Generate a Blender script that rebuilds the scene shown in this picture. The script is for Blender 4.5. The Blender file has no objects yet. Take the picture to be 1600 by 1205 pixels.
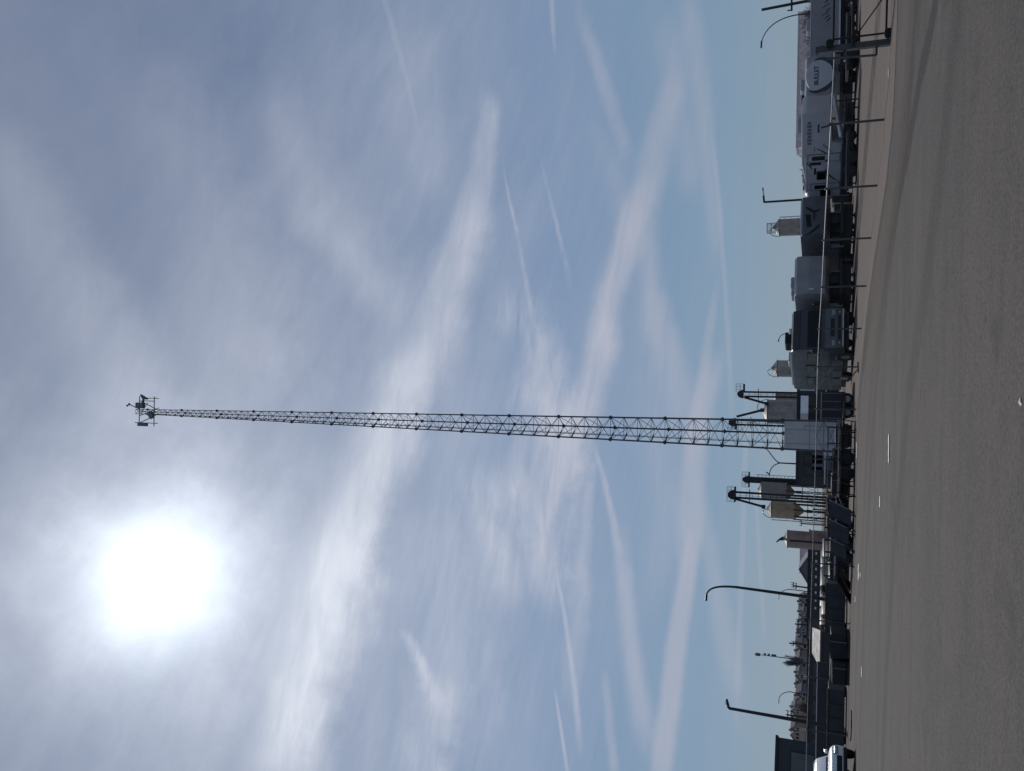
import bpy, bmesh, math, random
from mathutils import Vector, Matrix, noise as mnoise
from math import sin, cos, pi, radians, tan, atan2, sqrt
SC = bpy.context.scene
COL = SC.collection
# ------------------------------------------------------------------ camera (a phone held on its side: the view is rolled a quarter turn)
FPX = 1285.0                                   # focal length in pixels of the 1600 x 1205 photograph
PITCH = radians(20.76); ROLL = radians(0.98)
CAM = Vector((0, 0, 1.6))
F = Vector((0, cos(PITCH), sin(PITCH)))
U0 = Vector((0, -sin(PITCH), cos(PITCH))); R0 = Vector((1, 0, 0))
U = (U0*cos(ROLL) + R0*(-sin(ROLL))).normalized()
R = (R0*cos(ROLL) + U0*sin(ROLL)).normalized()
cd = bpy.data.cameras.new('camera'); cam = bpy.data.objects.new('camera', cd); COL.objects.link(cam)
cd.sensor_width = 36; cd.lens = FPX/1600*36; cd.clip_start = 0.05; cd.clip_end = 6000
m = Matrix.Identity(4)
for i, ax in enumerate((-U, R, -F)):
    for k in range(3): m[k][i] = ax[k]
m.translation = CAM
cam.matrix_world = m
SC.camera = cam
def ray(u, v):
    return (F*FPX + U*(800-u) + R*(602.5-v)).normalized()
def at(u, v, Y):                               # the world point seen at photo pixel (u, v) whose y is Y
    d = ray(u, v); return CAM + d*(Y/d.y)
def gnd(u, v, z=0.0):
    d = ray(u, v); return CAM + d*((z-CAM.z)/d.z)
def zat(u, v, Y): return at(u, v, Y).z
def xat(v, Y, z=1.0):                          # x of a thing at depth Y, height z, seen at column v
    x = 0
    for _ in range(6):
        x0, x1 = x, x+1
        def vv(x):
            q = Vector((x, Y, z))-CAM; return 602.5-FPX*q.dot(R)/q.dot(F)
        a, b = vv(x0), vv(x1); x = x0+(v-a)/(b-a)
    return x
# ------------------------------------------------------------------ light
SUNDIR = ray(250, 905)
SUN_EL = math.asin(SUNDIR.z); SUN_AZ = atan2(SUNDIR.x, SUNDIR.y)   # from +Y towards +X
sl = bpy.data.lights.new('sun', 'SUN'); sl.energy = 2.4; sl.angle = radians(0.5); sl.color = (1, 0.95, 0.88)
so = bpy.data.objects.new('sun', sl); COL.objects.link(so)
so.rotation_euler = SUNDIR.to_track_quat('Z', 'Y').to_euler()
SC.view_settings.view_transform = 'Standard'; SC.view_settings.look = 'None'
SC.view_settings.exposure = 0; SC.view_settings.gamma = 1; SC.view_settings.use_curve_mapping = False
# ------------------------------------------------------------------ node helper
class NT:
    def __init__(s, tree): s.t = tree
    def n(s, kind, **kw):
        o = s.t.nodes.new(kind)
        for k, v in kw.items(): setattr(o, k, v)
        return o
    def put(s, sock, val):
        if isinstance(val, bpy.types.NodeSocket): s.t.links.new(val, sock)
        elif val is not None: sock.default_value = val
    def m(s, op, a, b=None, c=None, clamp=False):
        o = s.n('ShaderNodeMath', operation=op, use_clamp=clamp)
        for k, v in enumerate((a, b, c)): s.put(o.inputs[k], v)
        return o.outputs[0]
    def v(s, op, a, b=None, out=0):
        o = s.n('ShaderNodeVectorMath', operation=op)
        s.put(o.inputs[0], a); s.put(o.inputs[1], b)
        return o.outputs['Value'] if op in ('DOT_PRODUCT', 'LENGTH', 'DISTANCE') else o.outputs[0]
    def scale(s, a, f):
        o = s.n('ShaderNodeVectorMath', operation='SCALE'); s.put(o.inputs[0], a); s.put(o.inputs['Scale'], f); return o.outputs[0]
    def comb(s, x, y, z):
        o = s.n('ShaderNodeCombineXYZ')
        for k, v in enumerate((x, y, z)): s.put(o.inputs[k], v)
        return o.outputs[0]
    def noise(s, vec, scale=5, detail=4, rough=0.5, dist=0, lac=2.0, out='Fac'):
        o = s.n('ShaderNodeTexNoise'); s.put(o.inputs['Vector'], vec)
        for k, v in (('Scale', scale), ('Detail', detail), ('Roughness', rough), ('Distortion', dist), ('Lacunarity', lac)): s.put(o.inputs[k], v)
        return o.outputs[out]
    def ramp(s, x, a, b, c=0.0, d=1.0, smooth=True):
        o = s.n('ShaderNodeMapRange', interpolation_type='SMOOTHSTEP' if smooth else 'LINEAR')
        for k, v in enumerate((x, a, b, c, d)): s.put(o.inputs[k], v)
        return o.outputs[0]
    def mix(s, f, a, b, bt='MIX'):
        o = s.n('ShaderNodeMix', data_type='RGBA', blend_type=bt, clamp_factor=True)
        s.put(o.inputs[0], f); s.put(o.inputs[6], a); s.put(o.inputs[7], b)
        return o.outputs[2]
# ------------------------------------------------------------------ sky: NISHITA air, cirrus veil and spread contrails at fixed directions
W = bpy.data.worlds.new('World'); SC.world = W; W.use_nodes = True
wt = W.node_tree; wt.nodes.clear(); T = NT(wt)
def make_streak_group():
    g = bpy.data.node_groups.new('contrail', 'ShaderNodeTree')
    for nm, ty in (('Dir', 'NodeSocketVector'), ('P', 'NodeSocketVector'), ('TL', 'NodeSocketVector'), ('N', 'NodeSocketVector'),
                   ('W0', 'NodeSocketFloat'), ('dW', 'NodeSocketFloat'), ('Bend', 'NodeSocketFloat'), ('Soft', 'NodeSocketFloat'),
                   ('Warp', 'NodeSocketFloat'), ('Fib', 'NodeSocketFloat'), ('Fibre', 'NodeSocketFloat'), ('Strength', 'NodeSocketFloat'), ('Chain', 'NodeSocketFloat'), ('NW', 'NodeSocketFloat')):
        g.interface.new_socket(nm, in_out='INPUT', socket_type=ty)
    g.interface.new_socket('Chain', in_out='OUTPUT', socket_type='NodeSocketFloat')
    G = NT(g); gi = G.n('NodeGroupInput').outputs; go = G.n('NodeGroupOutput')
    d = gi['Dir']
    cp = G.m('MAXIMUM', G.v('DOT_PRODUCT', d, gi['P']), 0.15)
    an = G.m('DIVIDE', G.v('DOT_PRODUCT', d, gi['TL']), cp)           # -1..1 along
    b = G.m('DIVIDE', G.v('DOT_PRODUCT', d, gi['N']), cp)
    b = G.m('MULTIPLY_ADD', G.m('MULTIPLY', an, an), gi['Bend'], b)
    w = G.m('MULTIPLY_ADD', an, gi['dW'], gi['W0'])
    q = G.m('DIVIDE', b, G.m('MAXIMUM', w, 0.0008))
    q = G.m('ABSOLUTE', G.m('MULTIPLY_ADD', gi['NW'], gi['Warp'], q))
    prof = G.ramp(q, 1.0, gi['Soft'], 0.0, gi['Strength'])
    ends = G.ramp(G.m('MULTIPLY_ADD', gi['NW'], 0.5, G.m('ABSOLUTE', an)), 1.08, 0.55, 0.0, 1.0)
    fib = G.m('MULTIPLY_ADD', gi['Fib'], gi['Fibre'], 1.0)
    o = G.m('MULTIPLY', G.m('MULTIPLY', prof, ends), fib)
    o = G.m('MULTIPLY', G.m('SUBTRACT', 1.0, o, clamp=True), gi['Chain'])
    g.links.new(o, go.inputs['Chain'])
    return g
SG = make_streak_group()
geo = T.n('ShaderNodeTexCoord').outputs['Generated']
DIR = T.v('NORMALIZE', geo)
# shared noise fields on the sphere of directions
AX = (ray(430, 1205)-ray(785, 130)).normalized(); AZ = ray(620, 640); AY = AZ.cross(AX).normalized()
def field(along, across, ang, detail, seed, rough=0.62):
    a = AX*cos(radians(ang))+AY*sin(radians(ang)); b = AY*cos(radians(ang))-AX*sin(radians(ang))
    c = T.v('ADD', T.comb(T.v('DOT_PRODUCT', DIR, tuple(a*along)), T.v('DOT_PRODUCT', DIR, tuple(b*across)), 0.0), (seed, seed*.7, seed*.3))
    return c, detail, rough
NWARP = T.m('SUBTRACT', T.noise(T.v('ADD', T.scale(DIR, 11.0), (3, 1, 7)), 1, 6, 0.64), 0.5)
c, dt, rg = field(9, 46, -14, 5, 5.1); FIBA = T.m('MULTIPLY', T.m('SUBTRACT', T.noise(c, 1, dt, rg, 0.5), 0.5), 3.2)
c, dt, rg = field(40, 14, 22, 6, 2.3); FIBB = T.m('MULTIPLY', T.m('SUBTRACT', T.noise(c, 1, dt, rg, 0.7), 0.5), 3.6)
CHAIN = None
def streak(p0, p1, w0, w1, s, bend=0, soft=0.25, warp=0.6, fibre=0.5, fib=None):
    global CHAIN
    d0, d1 = ray(*p0), ray(*p1)
    P = (d0+d1).normalized(); N = d1.cross(d0).normalized(); Tn = N.cross(P).normalized()
    if Tn.dot(d1) < 0: Tn = -Tn
    L = math.tan(d0.angle(d1)/2)
    wr = lambda p, w: w/2/FPX*ray(*p).dot(F)*(1.42 if w > 20 else 1.25)
    W0, W1 = wr(p0, w0), wr(p1, w1)
    o = T.n('ShaderNodeGroup'); o.node_tree = SG
    T.put(o.inputs['Dir'], DIR); T.put(o.inputs['NW'], NWARP); T.put(o.inputs['Fib'], fib or FIBA)
    T.put(o.inputs['Chain'], 1.0 if CHAIN is None else CHAIN)
    for k, v in (('P', P), ('TL', Tn/L), ('N', N), ('W0', (W0+W1)/2), ('dW', (W1-W0)/2), ('Bend', bend/FPX), ('Soft', soft), ('Warp', warp*1.6), ('Fibre', fibre), ('Strength', s)):
        o.inputs[k].default_value = v
    CHAIN = o.outputs[0]
STREAKS = [
 # main broad band, running from the lower left of the upright view to the upper right
 ((775,125),(735,400), 30,62, .50, 10, .1, .7,.5), ((760,290),(640,640), 64,104, .62, 8, .05,.6,.3), ((668,520),(500,960), 96,110, .72, 0, .10,.6,.3), ((560,800),(415,1270), 100,130, .72, -6, .05,.7,.4),
 ((585,880),(545,1080), 46,60, .25, 0, 0,.9,.6),
 # second band
 ((1060,90),(985,400), 40,62, .40, -8,.15,.5,.3), ((1012,270),(925,560), 42,50, .68, -3,.15,.6,.4), ((955,480),(880,760), 52,66, .68, 0,.10,.8,.6), ((890,600),(850,930), 70,100, .62, 6,.0,1.1,.9),
 ((850,560),(800,800), 60,120, .22, 0,.0,1.3,1.1), ((790,720),(875,965), 50,60, .34, 0,.0,1.4,1.1),
 # lower bands
 ((985,300),(1080,720), 40,60, .36, -10,.1,.6,.4), ((1110,540),(1065,880), 36,44, .52, -8,.2,.4,.2), ((1088,780),(1022,1270), 26,38, .66, -4,.30,.35,.25),
 ((1122,430),(1072,760), 12,30, .30, 0,.2,.4,.3), ((1080,700),(1155,1120), 22,44, .30, 0,.1,.6,.3),
 ((1075,-60),(1128,440), 40,22, .32, 8,.0,.5,.4), ((1112,140),(1150,700), 9,11, .28, 5,.1,.5,.4), ((1040,0),(1085,330), 60,50, .26, 0,.0,.6,.4),
 ((1010,420),(1040,980), 60,90, .24, 0,.0,1.1,.8),
 # thin ones
 ((930,690),(972,880), 8,20, .48, 3,.05,.8,.7), ((960,820),(1012,1200), 26,44, .46, -8,.1,.6,.3),
 ((870,870),(915,1190), 6,15, .60, 6,.05,.7,.5), ((866,1070),(892,1240), 5,8, .5, 0,.2,.5,.4),
 ((925,720),(890,1120), 14,44, .30, 0,.1,.9,.4), ((945,1040),(965,1240), 14,20, .3, 0,.1,.9,.4),
 ((592,-40),(662,225), 15,8, .22, 3,.0,.7,.5), ((783,240),(842,540), 5,14, .36, 0,.0,1.5,1.3), ((843,240),(900,470), 5,14, .28, 0,.0,1.9,1.8), ((800,430),(860,700), 60,110, .34, 0,.0,1.4,1.5),
 ((860,-20),(868,90), 12,6, .36, 0,.1,.9,.6), ((900,0),(990,270), 26,26, .30, 0,.1,.7,.5), ((930,180),(1000,420), 40,50, .2, 0,.0,.8,.4),
 ((1168,600),(1150,1150), 9,13, .26, 0,.2,.3,.2), ((1180,760),(1196,1020), 8,9, .2, 0,.2,.3,.2),
 # veils higher up
 ((-60,140),(280,720), 110,160, .20, 10,.0,.6,.2), ((240,60),(420,640), 150,200, .16, 0,.0,.8,.2), ((380,120),(640,520), 110,110, .20, -24,.0,.7,.3), ((450,300),(625,500), 70,70, .20, 0,.0,.7,.3),
 ((620,20),(690,330), 130,70, .16, 0,.0,.7,.3),
 # ragged patches
 ((740,720),(810,960), 60,70, .36, 0,.0,1.6,1.2), ((630,980),(695,1120), 16,30, .50, 6,.0,1.7,1.1), ((700,1050),(650,1240), 60,90, .30, 0,.0,1.7,1.2), ((700,760),(720,1200), 120,160,.18,0,.0,1.2,.6),
]
for a in STREAKS:
    streak(*a)
    DIR = T.v('ADD', DIR, T.scale((1e-7, 1e-7, 1e-7), CHAIN))      # each waits for the one before it: keeps the shader stack small
dens = CHAIN
# ragged veil in a plane high above (so it foreshortens towards the horizon)
sep = T.n('ShaderNodeSeparateXYZ'); T.put(sep.inputs[0], DIR); DX, DY, DZ = sep.outputs
zz = T.m('ADD', T.m('MAXIMUM', DZ, 0.0), 0.06)
px = T.m('DIVIDE', DX, zz); py = T.m('DIVIDE', DY, zz)
ca, sa = cos(radians(35)), sin(radians(35))
rx = T.m('ADD', T.m('MULTIPLY', px, ca), T.m('MULTIPLY', py, sa)); ry = T.m('SUBTRACT', T.m('MULTIPLY', py, ca), T.m('MULTIPLY', px, sa))
veil = T.noise(T.comb(T.m('MULTIPLY', rx, 0.9), T.m('MULTIPLY', ry, 2.6), 3.0), 1.0, 7, 0.6, 0.5)
veil2 = T.noise(T.comb(rx, ry, 9.0), 0.55, 4, 0.55, 0.3)
up = T.ramp(DZ, 0.03, 0.5, 0.10, 0.75)
vd = T.m('MULTIPLY', T.ramp(T.m('ADD', T.m('MULTIPLY', veil, 0.6), T.m('MULTIPLY', veil2, 0.5)), 0.22, 0.80), up)
vd = T.m('MULTIPLY', vd, 0.50, clamp=True)
dens = T.m('SUBTRACT', 1.0, T.m('MULTIPLY', dens, T.m('SUBTRACT', 1.0, vd)), clamp=True)
# combed ice fibres over the whole veil, and fine ragged detail where the cloud is thick
fine = T.noise(T.v('ADD', T.comb(T.m('MULTIPLY', rx, 3.2), T.m('MULTIPLY', ry, 15.0), 0.0), (4, 9, 2)), 1.0, 7, 0.66, 0.6)
comb_ = T.m('ADD', T.m('MULTIPLY', FIBA, 0.045), T.m('MULTIPLY', T.m('SUBTRACT', fine, 0.5), T.m('MULTIPLY_ADD', dens, 0.38, 0.16)))
dens = T.m('ADD', dens, T.m('MULTIPLY', comb_, T.m('MULTIPLY', T.ramp(DZ, 0.08, 0.3, 0.15, 1.0), T.ramp(DZ, 0.45, 0.75, 1.0, 0.3))), clamp=True)
sky = T.n('ShaderNodeTexSky', sky_type='NISHITA', sun_disc=False)
sky.sun_elevation = SUN_EL; sky.sun_rotation = SUN_AZ; sky.altitude = 300; sky.air_density = 1.0; sky.dust_density = 0.6; sky.ozone_density = 1.5
base = T.scale(sky.outputs[0], 0.06)
cr = T.n('ShaderNodeValToRGB'); T.put(cr.inputs[0], DZ)
el = cr.color_ramp.elements
el[0].position = 0.0; el[0].color = (.190, .268, .352, 1); el[1].position = 0.12; el[1].color = (.160, .262, .385, 1)
for p_, c_ in ((0.30, (.145, .235, .385, 1)), (0.6, (.115, .165, .28, 1)), (1.0, (.075, .11, .20, 1))):
    e = el.new(p_); e.color = c_
base = T.mix(0.86, base, cr.outputs[0])
cosg = T.v('DOT_PRODUCT', DIR, tuple(SUNDIR))
ang = T.m('MULTIPLY', T.m('ARCCOSINE', T.m('MINIMUM', cosg, 1.0)), 180/pi)
g1 = T.m('EXPONENT', T.m('DIVIDE', ang, -29.0)); g2 = T.m('EXPONENT', T.m('DIVIDE', T.m('MULTIPLY', ang, T.m('MULTIPLY_ADD', NWARP, 0.9, 1.0)), -2.8))
cloud = T.mix(g1, (0.325, 0.348, 0.445, 1), (0.88, 0.90, 0.96, 1))
cloud = T.mix(T.ramp(DZ, 0.45, 0.12, 0.0, 0.6), cloud, (0.40, 0.385, 0.46, 1))
EMIT = T.mix(T.m('MULTIPLY', dens, 0.85), base, cloud)
EMIT = T.v('ADD', EMIT, T.scale(T.comb(0.092, 0.104, 0.120), g1))
EMIT = T.v('ADD', EMIT, T.scale(T.comb(1.5, 1.62, 1.70), g2))
EMIT = T.v('ADD', EMIT, T.scale(T.comb(0.19, 0.20, 0.205), T.m('EXPONENT', T.m('DIVIDE', T.m('MULTIPLY', ang, T.m('MULTIPLY_ADD', NWARP, 1.2, 1.0)), -8.0))))
bg = T.n('ShaderNodeBackground'); T.put(bg.inputs['Color'], EMIT); bg.inputs['Strength'].default_value = 1.0
W.cycles.sampling_method = 'MANUAL'; W.cycles.sample_map_resolution = 256
wo = T.n('ShaderNodeOutputWorld'); wt.links.new(bg.outputs[0], wo.inputs[0])
# ------------------------------------------------------------------ materials
MATS = {}
def mat(name, col, rough=0.6, metal=0.0, var=0.12, scale=2.0, bump=0.0, spec=0.5, stretch=(1, 1, 1), dirt=0.0):
    if name in MATS: return MATS[name]
    mt = bpy.data.materials.new(name); mt.use_nodes = True; t = mt.node_tree; t.nodes.clear(); N = NT(t)
    b = N.n('ShaderNodeBsdfPrincipled'); o = N.n('ShaderNodeOutputMaterial'); t.links.new(b.outputs[0], o.inputs[0])
    co = N.v('MULTIPLY', N.n('ShaderNodeTexCoord').outputs['Object'], stretch)
    n1 = N.noise(co, scale, 5, 0.6)
    lo = tuple(c*(1-var*1.6) for c in col)+(1,); hi = tuple(min(1, c*(1+var)) for c in col)+(1,)
    c = N.mix(N.ramp(n1, 0.3, 0.7), lo, hi)
    if dirt:
        n2 = N.noise(N.v('MULTIPLY', N.n('ShaderNodeTexCoord').outputs['Object'], (3, 3, .5)), 1.3, 6, 0.7)
        c = N.mix(N.m('MULTIPLY', N.ramp(n2, 0.5, 0.75), dirt), c, (.09, .075, .06, 1))
    N.put(b.inputs['Base Color'], c)
    N.put(b.inputs['Roughness'], N.ramp(n1, 0.25, 0.75, max(0.02, rough-0.08), min(1, rough+0.08)))
    b.inputs['Metallic'].default_value = metal
    b.inputs['Specular IOR Level'].default_value = spec
    if bump:
        bp = N.n('ShaderNodeBump'); bp.inputs['Strength'].default_value = bump; bp.inputs['Distance'].default_value = 0.02
        N.put(bp.inputs['Height'], N.noise(co, scale*12, 4, 0.6)); N.put(b.inputs['Normal'], bp.outputs[0])
    MATS[name] = mt; return mt
def corrugated(name, col, pitch=0.3, axis=0, rough=0.5, bump=0.6):
    if name in MATS: return MATS[name]
    mt = mat(name, col, rough, 0.2, 0.15, 1.0, dirt=0.35); t = mt.node_tree; N = NT(t)
    b = [x for x in t.nodes if x.type == 'BSDF_PRINCIPLED'][0]
    sp = N.n('ShaderNodeSeparateXYZ'); N.put(sp.inputs[0], N.n('ShaderNodeTexCoord').outputs['Object'])
    h = N.m('SINE', N.m('MULTIPLY', sp.outputs[axis], 2*pi/pitch))
    bp = N.n('ShaderNodeBump'); bp.inputs['Strength'].default_value = bump; bp.inputs['Distance'].default_value = 0.03
    N.put(bp.inputs['Height'], h); N.put(b.inputs['Normal'], bp.outputs[0])
    return mt
STEEL = mat('galvanised steel', (.11, .12, .13), 0.5, 0.6, .2, 3)
DSTEEL = mat('dark weathered steel', (.085, .092, .105), 0.55, 0.3, .25, 3)
BLACK = mat('black rubber', (.012, .012, .013), 0.8, 0, .2, 6)
BLKMET = mat('black chassis metal', (.016, .016, .018), 0.55, 0.2, .3, 4)
GLASS = mat('dark window glass', (.008, .010, .012), 0.12, 0, .05, 2, spec=.22)
WHITE = mat('white gelcoat', (.40, .40, .415), 0.35, 0, .06, 1.2, dirt=.18)
GREYG = mat('grey gelcoat', (.27, .275, .29), 0.35, 0, .08, 1.2, dirt=.15)
DKGRAPH = mat('dark vinyl graphic', (.035, .040, .055), 0.4, 0, .1, 3)
MIDGRAPH = mat('mid grey vinyl graphic', (.13, .14, .16), 0.4, 0, .1, 3)
TRIM = mat('pale aluminium trim', (.62, .62, .64), 0.35, 0.3, .06, 4)
CHROME = mat('rim metal', (.32, .33, .34), 0.35, 0.8, .1, 6)
CONC = mat('concrete', (.26, .25, .235), 0.9, 0, .2, 3, .3)
# ------------------------------------------------------------------ mesh builder
class MB:
    def __init__(s): s.b = bmesh.new()
    def box(s, c, d, rz=0, M=None, bev=0):
        tb = bmesh.new()
        bmesh.ops.create_cube(tb, size=1)
        for v in tb.verts: v.co = Vector((v.co.x*d[0], v.co.y*d[1], v.co.z*d[2]))
        if bev: bmesh.ops.bevel(tb, geom=tb.edges[:], offset=bev, segments=2, affect='EDGES', profile=0.5)
        X = Matrix.Translation(c) @ Matrix.Rotation(rz, 4, 'Z')
        if M is not None: X = Matrix.Translation(c) @ M
        tb.transform(X); s.add(tb); return s
    def add(s, tb):
        me = bpy.data.meshes.new('t'); tb.to_mesh(me); tb.free(); s.b.from_mesh(me); bpy.data.meshes.remove(me)
    def bar(s, p, q, r, r2=None, n=6, cap=True):
        p = Vector(p); q = Vector(q); d = q-p; L = d.length
        if L < 1e-6: return s
        r2 = r if r2 is None else r2
        d = d/L; a = d.orthogonal().normalized(); c = d.cross(a); r2 = max(r2, 1e-4); nv = s.b.verts.new; nf = s.b.faces.new
        o = [a*cos(2*pi*k/n)+c*sin(2*pi*k/n) for k in range(n)]
        A = [nv(p+k*r) for k in o]; B = [nv(q+k*r2) for k in o]
        for k in range(n): nf((A[k], A[(k+1) % n], B[(k+1) % n], B[k]))
        if cap: nf(A[::-1]); nf(B)
        return s
    def tube(s, pts, r, r2=None, n=6):
        r2 = r if r2 is None else r2; k = len(pts)-1
        for i in range(k):
            a = r+(r2-r)*i/k; b = r+(r2-r)*(i+1)/k
            s.bar(pts[i], pts[i+1], a, b, n)
        return s
    def ball(s, c, r, sx=1, sy=1, sz=1, seg=12):
        X = Matrix.Translation(c) @ Matrix.Diagonal((sx, sy, sz, 1))
        bmesh.ops.create_uvsphere(s.b, u_segments=seg, v_segments=max(6, seg//2+2), radius=r, matrix=X); return s
    def prism(s, prof, y0, y1, bev=0.0, seg=2):
        """profile in the XZ plane carried from y0 to y1"""
        tb = bmesh.new()
        a = [tb.verts.new((x, y0, z)) for x, z in prof]; b = [tb.verts.new((x, y1, z)) for x, z in prof]
        tb.faces.new(a); tb.faces.new(b[::-1]); n = len(prof)
        for i in range(n): tb.faces.new((a[i], b[i], b[(i+1) % n], a[(i+1) % n]))
        bmesh.ops.recalc_face_normals(tb, faces=tb.faces[:])
        if bev: bmesh.ops.bevel(tb, geom=tb.edges[:], offset=bev, segments=seg, affect='EDGES', profile=0.5)
        s.add(tb); return s
    def lathe(s, prof, n=24, c=(0, 0, 0)):
        rings = []
        for r, z in prof:
            rings.append([s.b.verts.new((c[0]+max(r, .001)*cos(2*pi*k/n), c[1]+max(r, .001)*sin(2*pi*k/n), c[2]+z)) for k in range(n)])
        for i in range(len(rings)-1):
            for k in range(n): s.b.faces.new((rings[i][k], rings[i][(k+1) % n], rings[i+1][(k+1) % n], rings[i+1][k]))
        s.b.faces.new(rings[0][::-1]); s.b.faces.new(rings[-1]); return s
    def build(s, name, mt, parent=None, smooth=False):
        me = bpy.data.meshes.new(name)
        s.b.to_mesh(me); s.b.free(); me.materials.append(mt)
        if smooth:
            me.polygons.foreach_set('use_smooth', [True]*len(me.polygons))
            me.set_sharp_from_angle(angle=radians(38))
        o = bpy.data.objects.new(name, me); COL.objects.link(o)
        if parent is not None: o.parent = parent
        return o
def tag(o, label=None, cat=None, group=None, kind=None):
    if label: o['label'] = label
    if cat: o['category'] = cat
    if group: o['group'] = group
    if kind: o['kind'] = kind
    return o
def empty(name, loc, rz, label, cat, group=None):
    o = bpy.data.objects.new(name, None); COL.objects.link(o); o.location = loc; o.rotation_euler = (0, 0, rz); o.empty_display_size = .3
    return tag(o, label, cat, group)
def kids(o): return [c for c in COL.objects if c.parent == o]
def copy_tree(o, parent=None):
    c = o.copy(); COL.objects.link(c); c.parent = parent
    for ch in kids(o): copy_tree(ch, c)
    return c
def text_mesh(s, size, ext=0.012, shear=0.0):
    cu = bpy.data.curves.new('t', 'FONT'); cu.body = s; cu.size = size; cu.extrude = ext; cu.align_x = 'CENTER'; cu.align_y = 'CENTER'; cu.offset = size*.018; cu.shear = shear
    ob = bpy.data.objects.new('t', cu); COL.objects.link(ob)
    bpy.context.view_layer.update()
    me = bpy.data.meshes.new_from_object(ob.evaluated_get(bpy.context.evaluated_depsgraph_get()))
    bpy.data.objects.remove(ob); return me
def put_text(name, s, size, mt, parent, M, ext=.012, shear=0.0):
    me = text_mesh(s, size, ext, shear); me.transform(M); me.materials.clear(); me.materials.append(mt)
    o = bpy.data.objects.new(name, me); COL.objects.link(o); o.parent = parent; return o
# ------------------------------------------------------------------ ground
def sheet(name, pts, mt, z=0.0, kind='structure'):
    me = bpy.data.meshes.new(name); me.from_pydata([(p[0], p[1], z) for p in pts], [], [list(range(len(pts)))]); me.materials.append(mt)
    o = bpy.data.objects.new(name, me); COL.objects.link(o); o['kind'] = kind
    if me.polygons[0].normal.z < 0: me.flip_normals()
    return o
def ground_mat(name, c1, c2, spots=True, tan=None):
    mt = bpy.data.materials.new(name); mt.use_nodes = True; t = mt.node_tree; t.nodes.clear(); N = NT(t)
    b = N.n('ShaderNodeBsdfPrincipled'); o = N.n('ShaderNodeOutputMaterial'); t.links.new(b.outputs[0], o.inputs[0])
    P = N.n('ShaderNodeTexCoord').outputs['Object']
    big = N.noise(P, .16, 5, .6, .4)
    streaky = N.noise(N.v('MULTIPLY', P, (.10, .75, 1)), 1, 6, .6, .8)
    mid = N.noise(P, 2.2, 6, .65); fine = N.m('ADD', N.m('MULTIPLY', N.noise(P, 55, 3, .75), .55), N.m('MULTIPLY', N.noise(P, 17, 4, .75), .45))
    f = N.m('ADD', N.m('MULTIPLY', big, .35), N.m('ADD', N.m('MULTIPLY', streaky, .35), N.m('MULTIPLY', mid, .3)))
    c = N.mix(N.ramp(f, .36, .64), c1+(1,), c2+(1,))
    c = N.mix(N.m('MULTIPLY', N.ramp(fine, .44, .70, -.1, .9, False), .75), c, (.20, .185, .168, 1))
    c = N.mix(N.ramp(fine, .49, .33, 0, .8), c, tuple(x*.45 for x in c1)+(1,))
    if spots:
        c = N.mix(N.m('MULTIPLY', N.ramp(N.noise(P, .45, 6, .68, 1.2), .54, .70), .38), c, tuple(x*.62 for x in c1)+(1,))
        c = N.mix(N.m('MULTIPLY', N.ramp(N.noise(N.v('ADD', P, (40, 7, 0)), .3, 6, .7, .6), .56, .72), .35), c, tuple(x*1.18 for x in c2)+(1,))
        vo = N.n('ShaderNodeTexVoronoi'); vo.inputs['Scale'].default_value = 1.1; N.put(vo.inputs['Vector'], N.v('ADD', P, N.scale(N.noise(P, 3, 2, .5, out='Color'), .25)))
        sz = N.n('ShaderNodeSeparateColor'); N.put(sz.inputs[0], vo.outputs['Color'])
        r_ = N.m('MULTIPLY', N.ramp(sz.outputs[0], .72, 1, 0, 1), .05)
        sp = N.m('LESS_THAN', vo.outputs['Distance'], r_)
        c = N.mix(N.m('MULTIPLY', sp, .75), c, (.03, .028, .026, 1))
        v2 = N.n('ShaderNodeTexVoronoi'); v2.inputs['Scale'].default_value = 9; N.put(v2.inputs['Vector'], P)
        s2 = N.n('ShaderNodeSeparateColor'); N.put(s2.inputs[0], v2.outputs['Color'])
        c = N.mix(N.m('MULTIPLY', N.m('LESS_THAN', v2.outputs['Distance'], N.m('MULTIPLY', N.ramp(s2.outputs[1], .8, 1), .09)), .6), c, (.04, .038, .035, 1))
    N.put(b.inputs['Base Color'], c); b.inputs['Roughness'].default_value = .92; b.inputs['Specular IOR Level'].default_value = .25
    bp = N.n('ShaderNodeBump'); bp.inputs['Strength'].default_value = .35; bp.inputs['Distance'].default_value = .006
    N.put(bp.inputs['Height'], N.m('ADD', fine, N.m('MULTIPLY', mid, 2.0))); N.put(b.inputs['Normal'], bp.outputs[0])
    return mt
DIRT = ground_mat('packed tan gravel', (.130, .104, .088), (.165, .134, .113), True)
PAVE = ground_mat('worn concrete paving', (.054, .051, .050), (.094, .080, .068), True)
me = bpy.data.meshes.new('ground'); S = 3000
me.from_pydata([(-S, -60, 0), (S, -60, 0), (S, S*1.6, 0), (-S, S*1.6, 0)], [], [(0, 1, 2, 3)]); me.materials.append(DIRT)
g = bpy.data.objects.new('ground', me); COL.objects.link(g); g['kind'] = 'structure'
EDGE = [(1404, -60), (1402, 40), (1394, 190), (1383, 290), (1366, 400), (1352, 500), (1343, 600), (1337, 700), (1333, 800), (1329, 900), (1326, 1000), (1324, 1100), (1322, 1260)]
ep = [gnd(u, v) for u, v in EDGE]
rnd = random.Random(4)
fine_e = []
for i in range(len(ep)-1):
    for k in range(8):
        q = ep[i].lerp(ep[i+1], k/8); j = 0.08*(q.y/30)
        fine_e.append((q.x, q.y+rnd.uniform(-j, j)))
fine_e.append((ep[-1].x, ep[-1].y))
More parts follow.
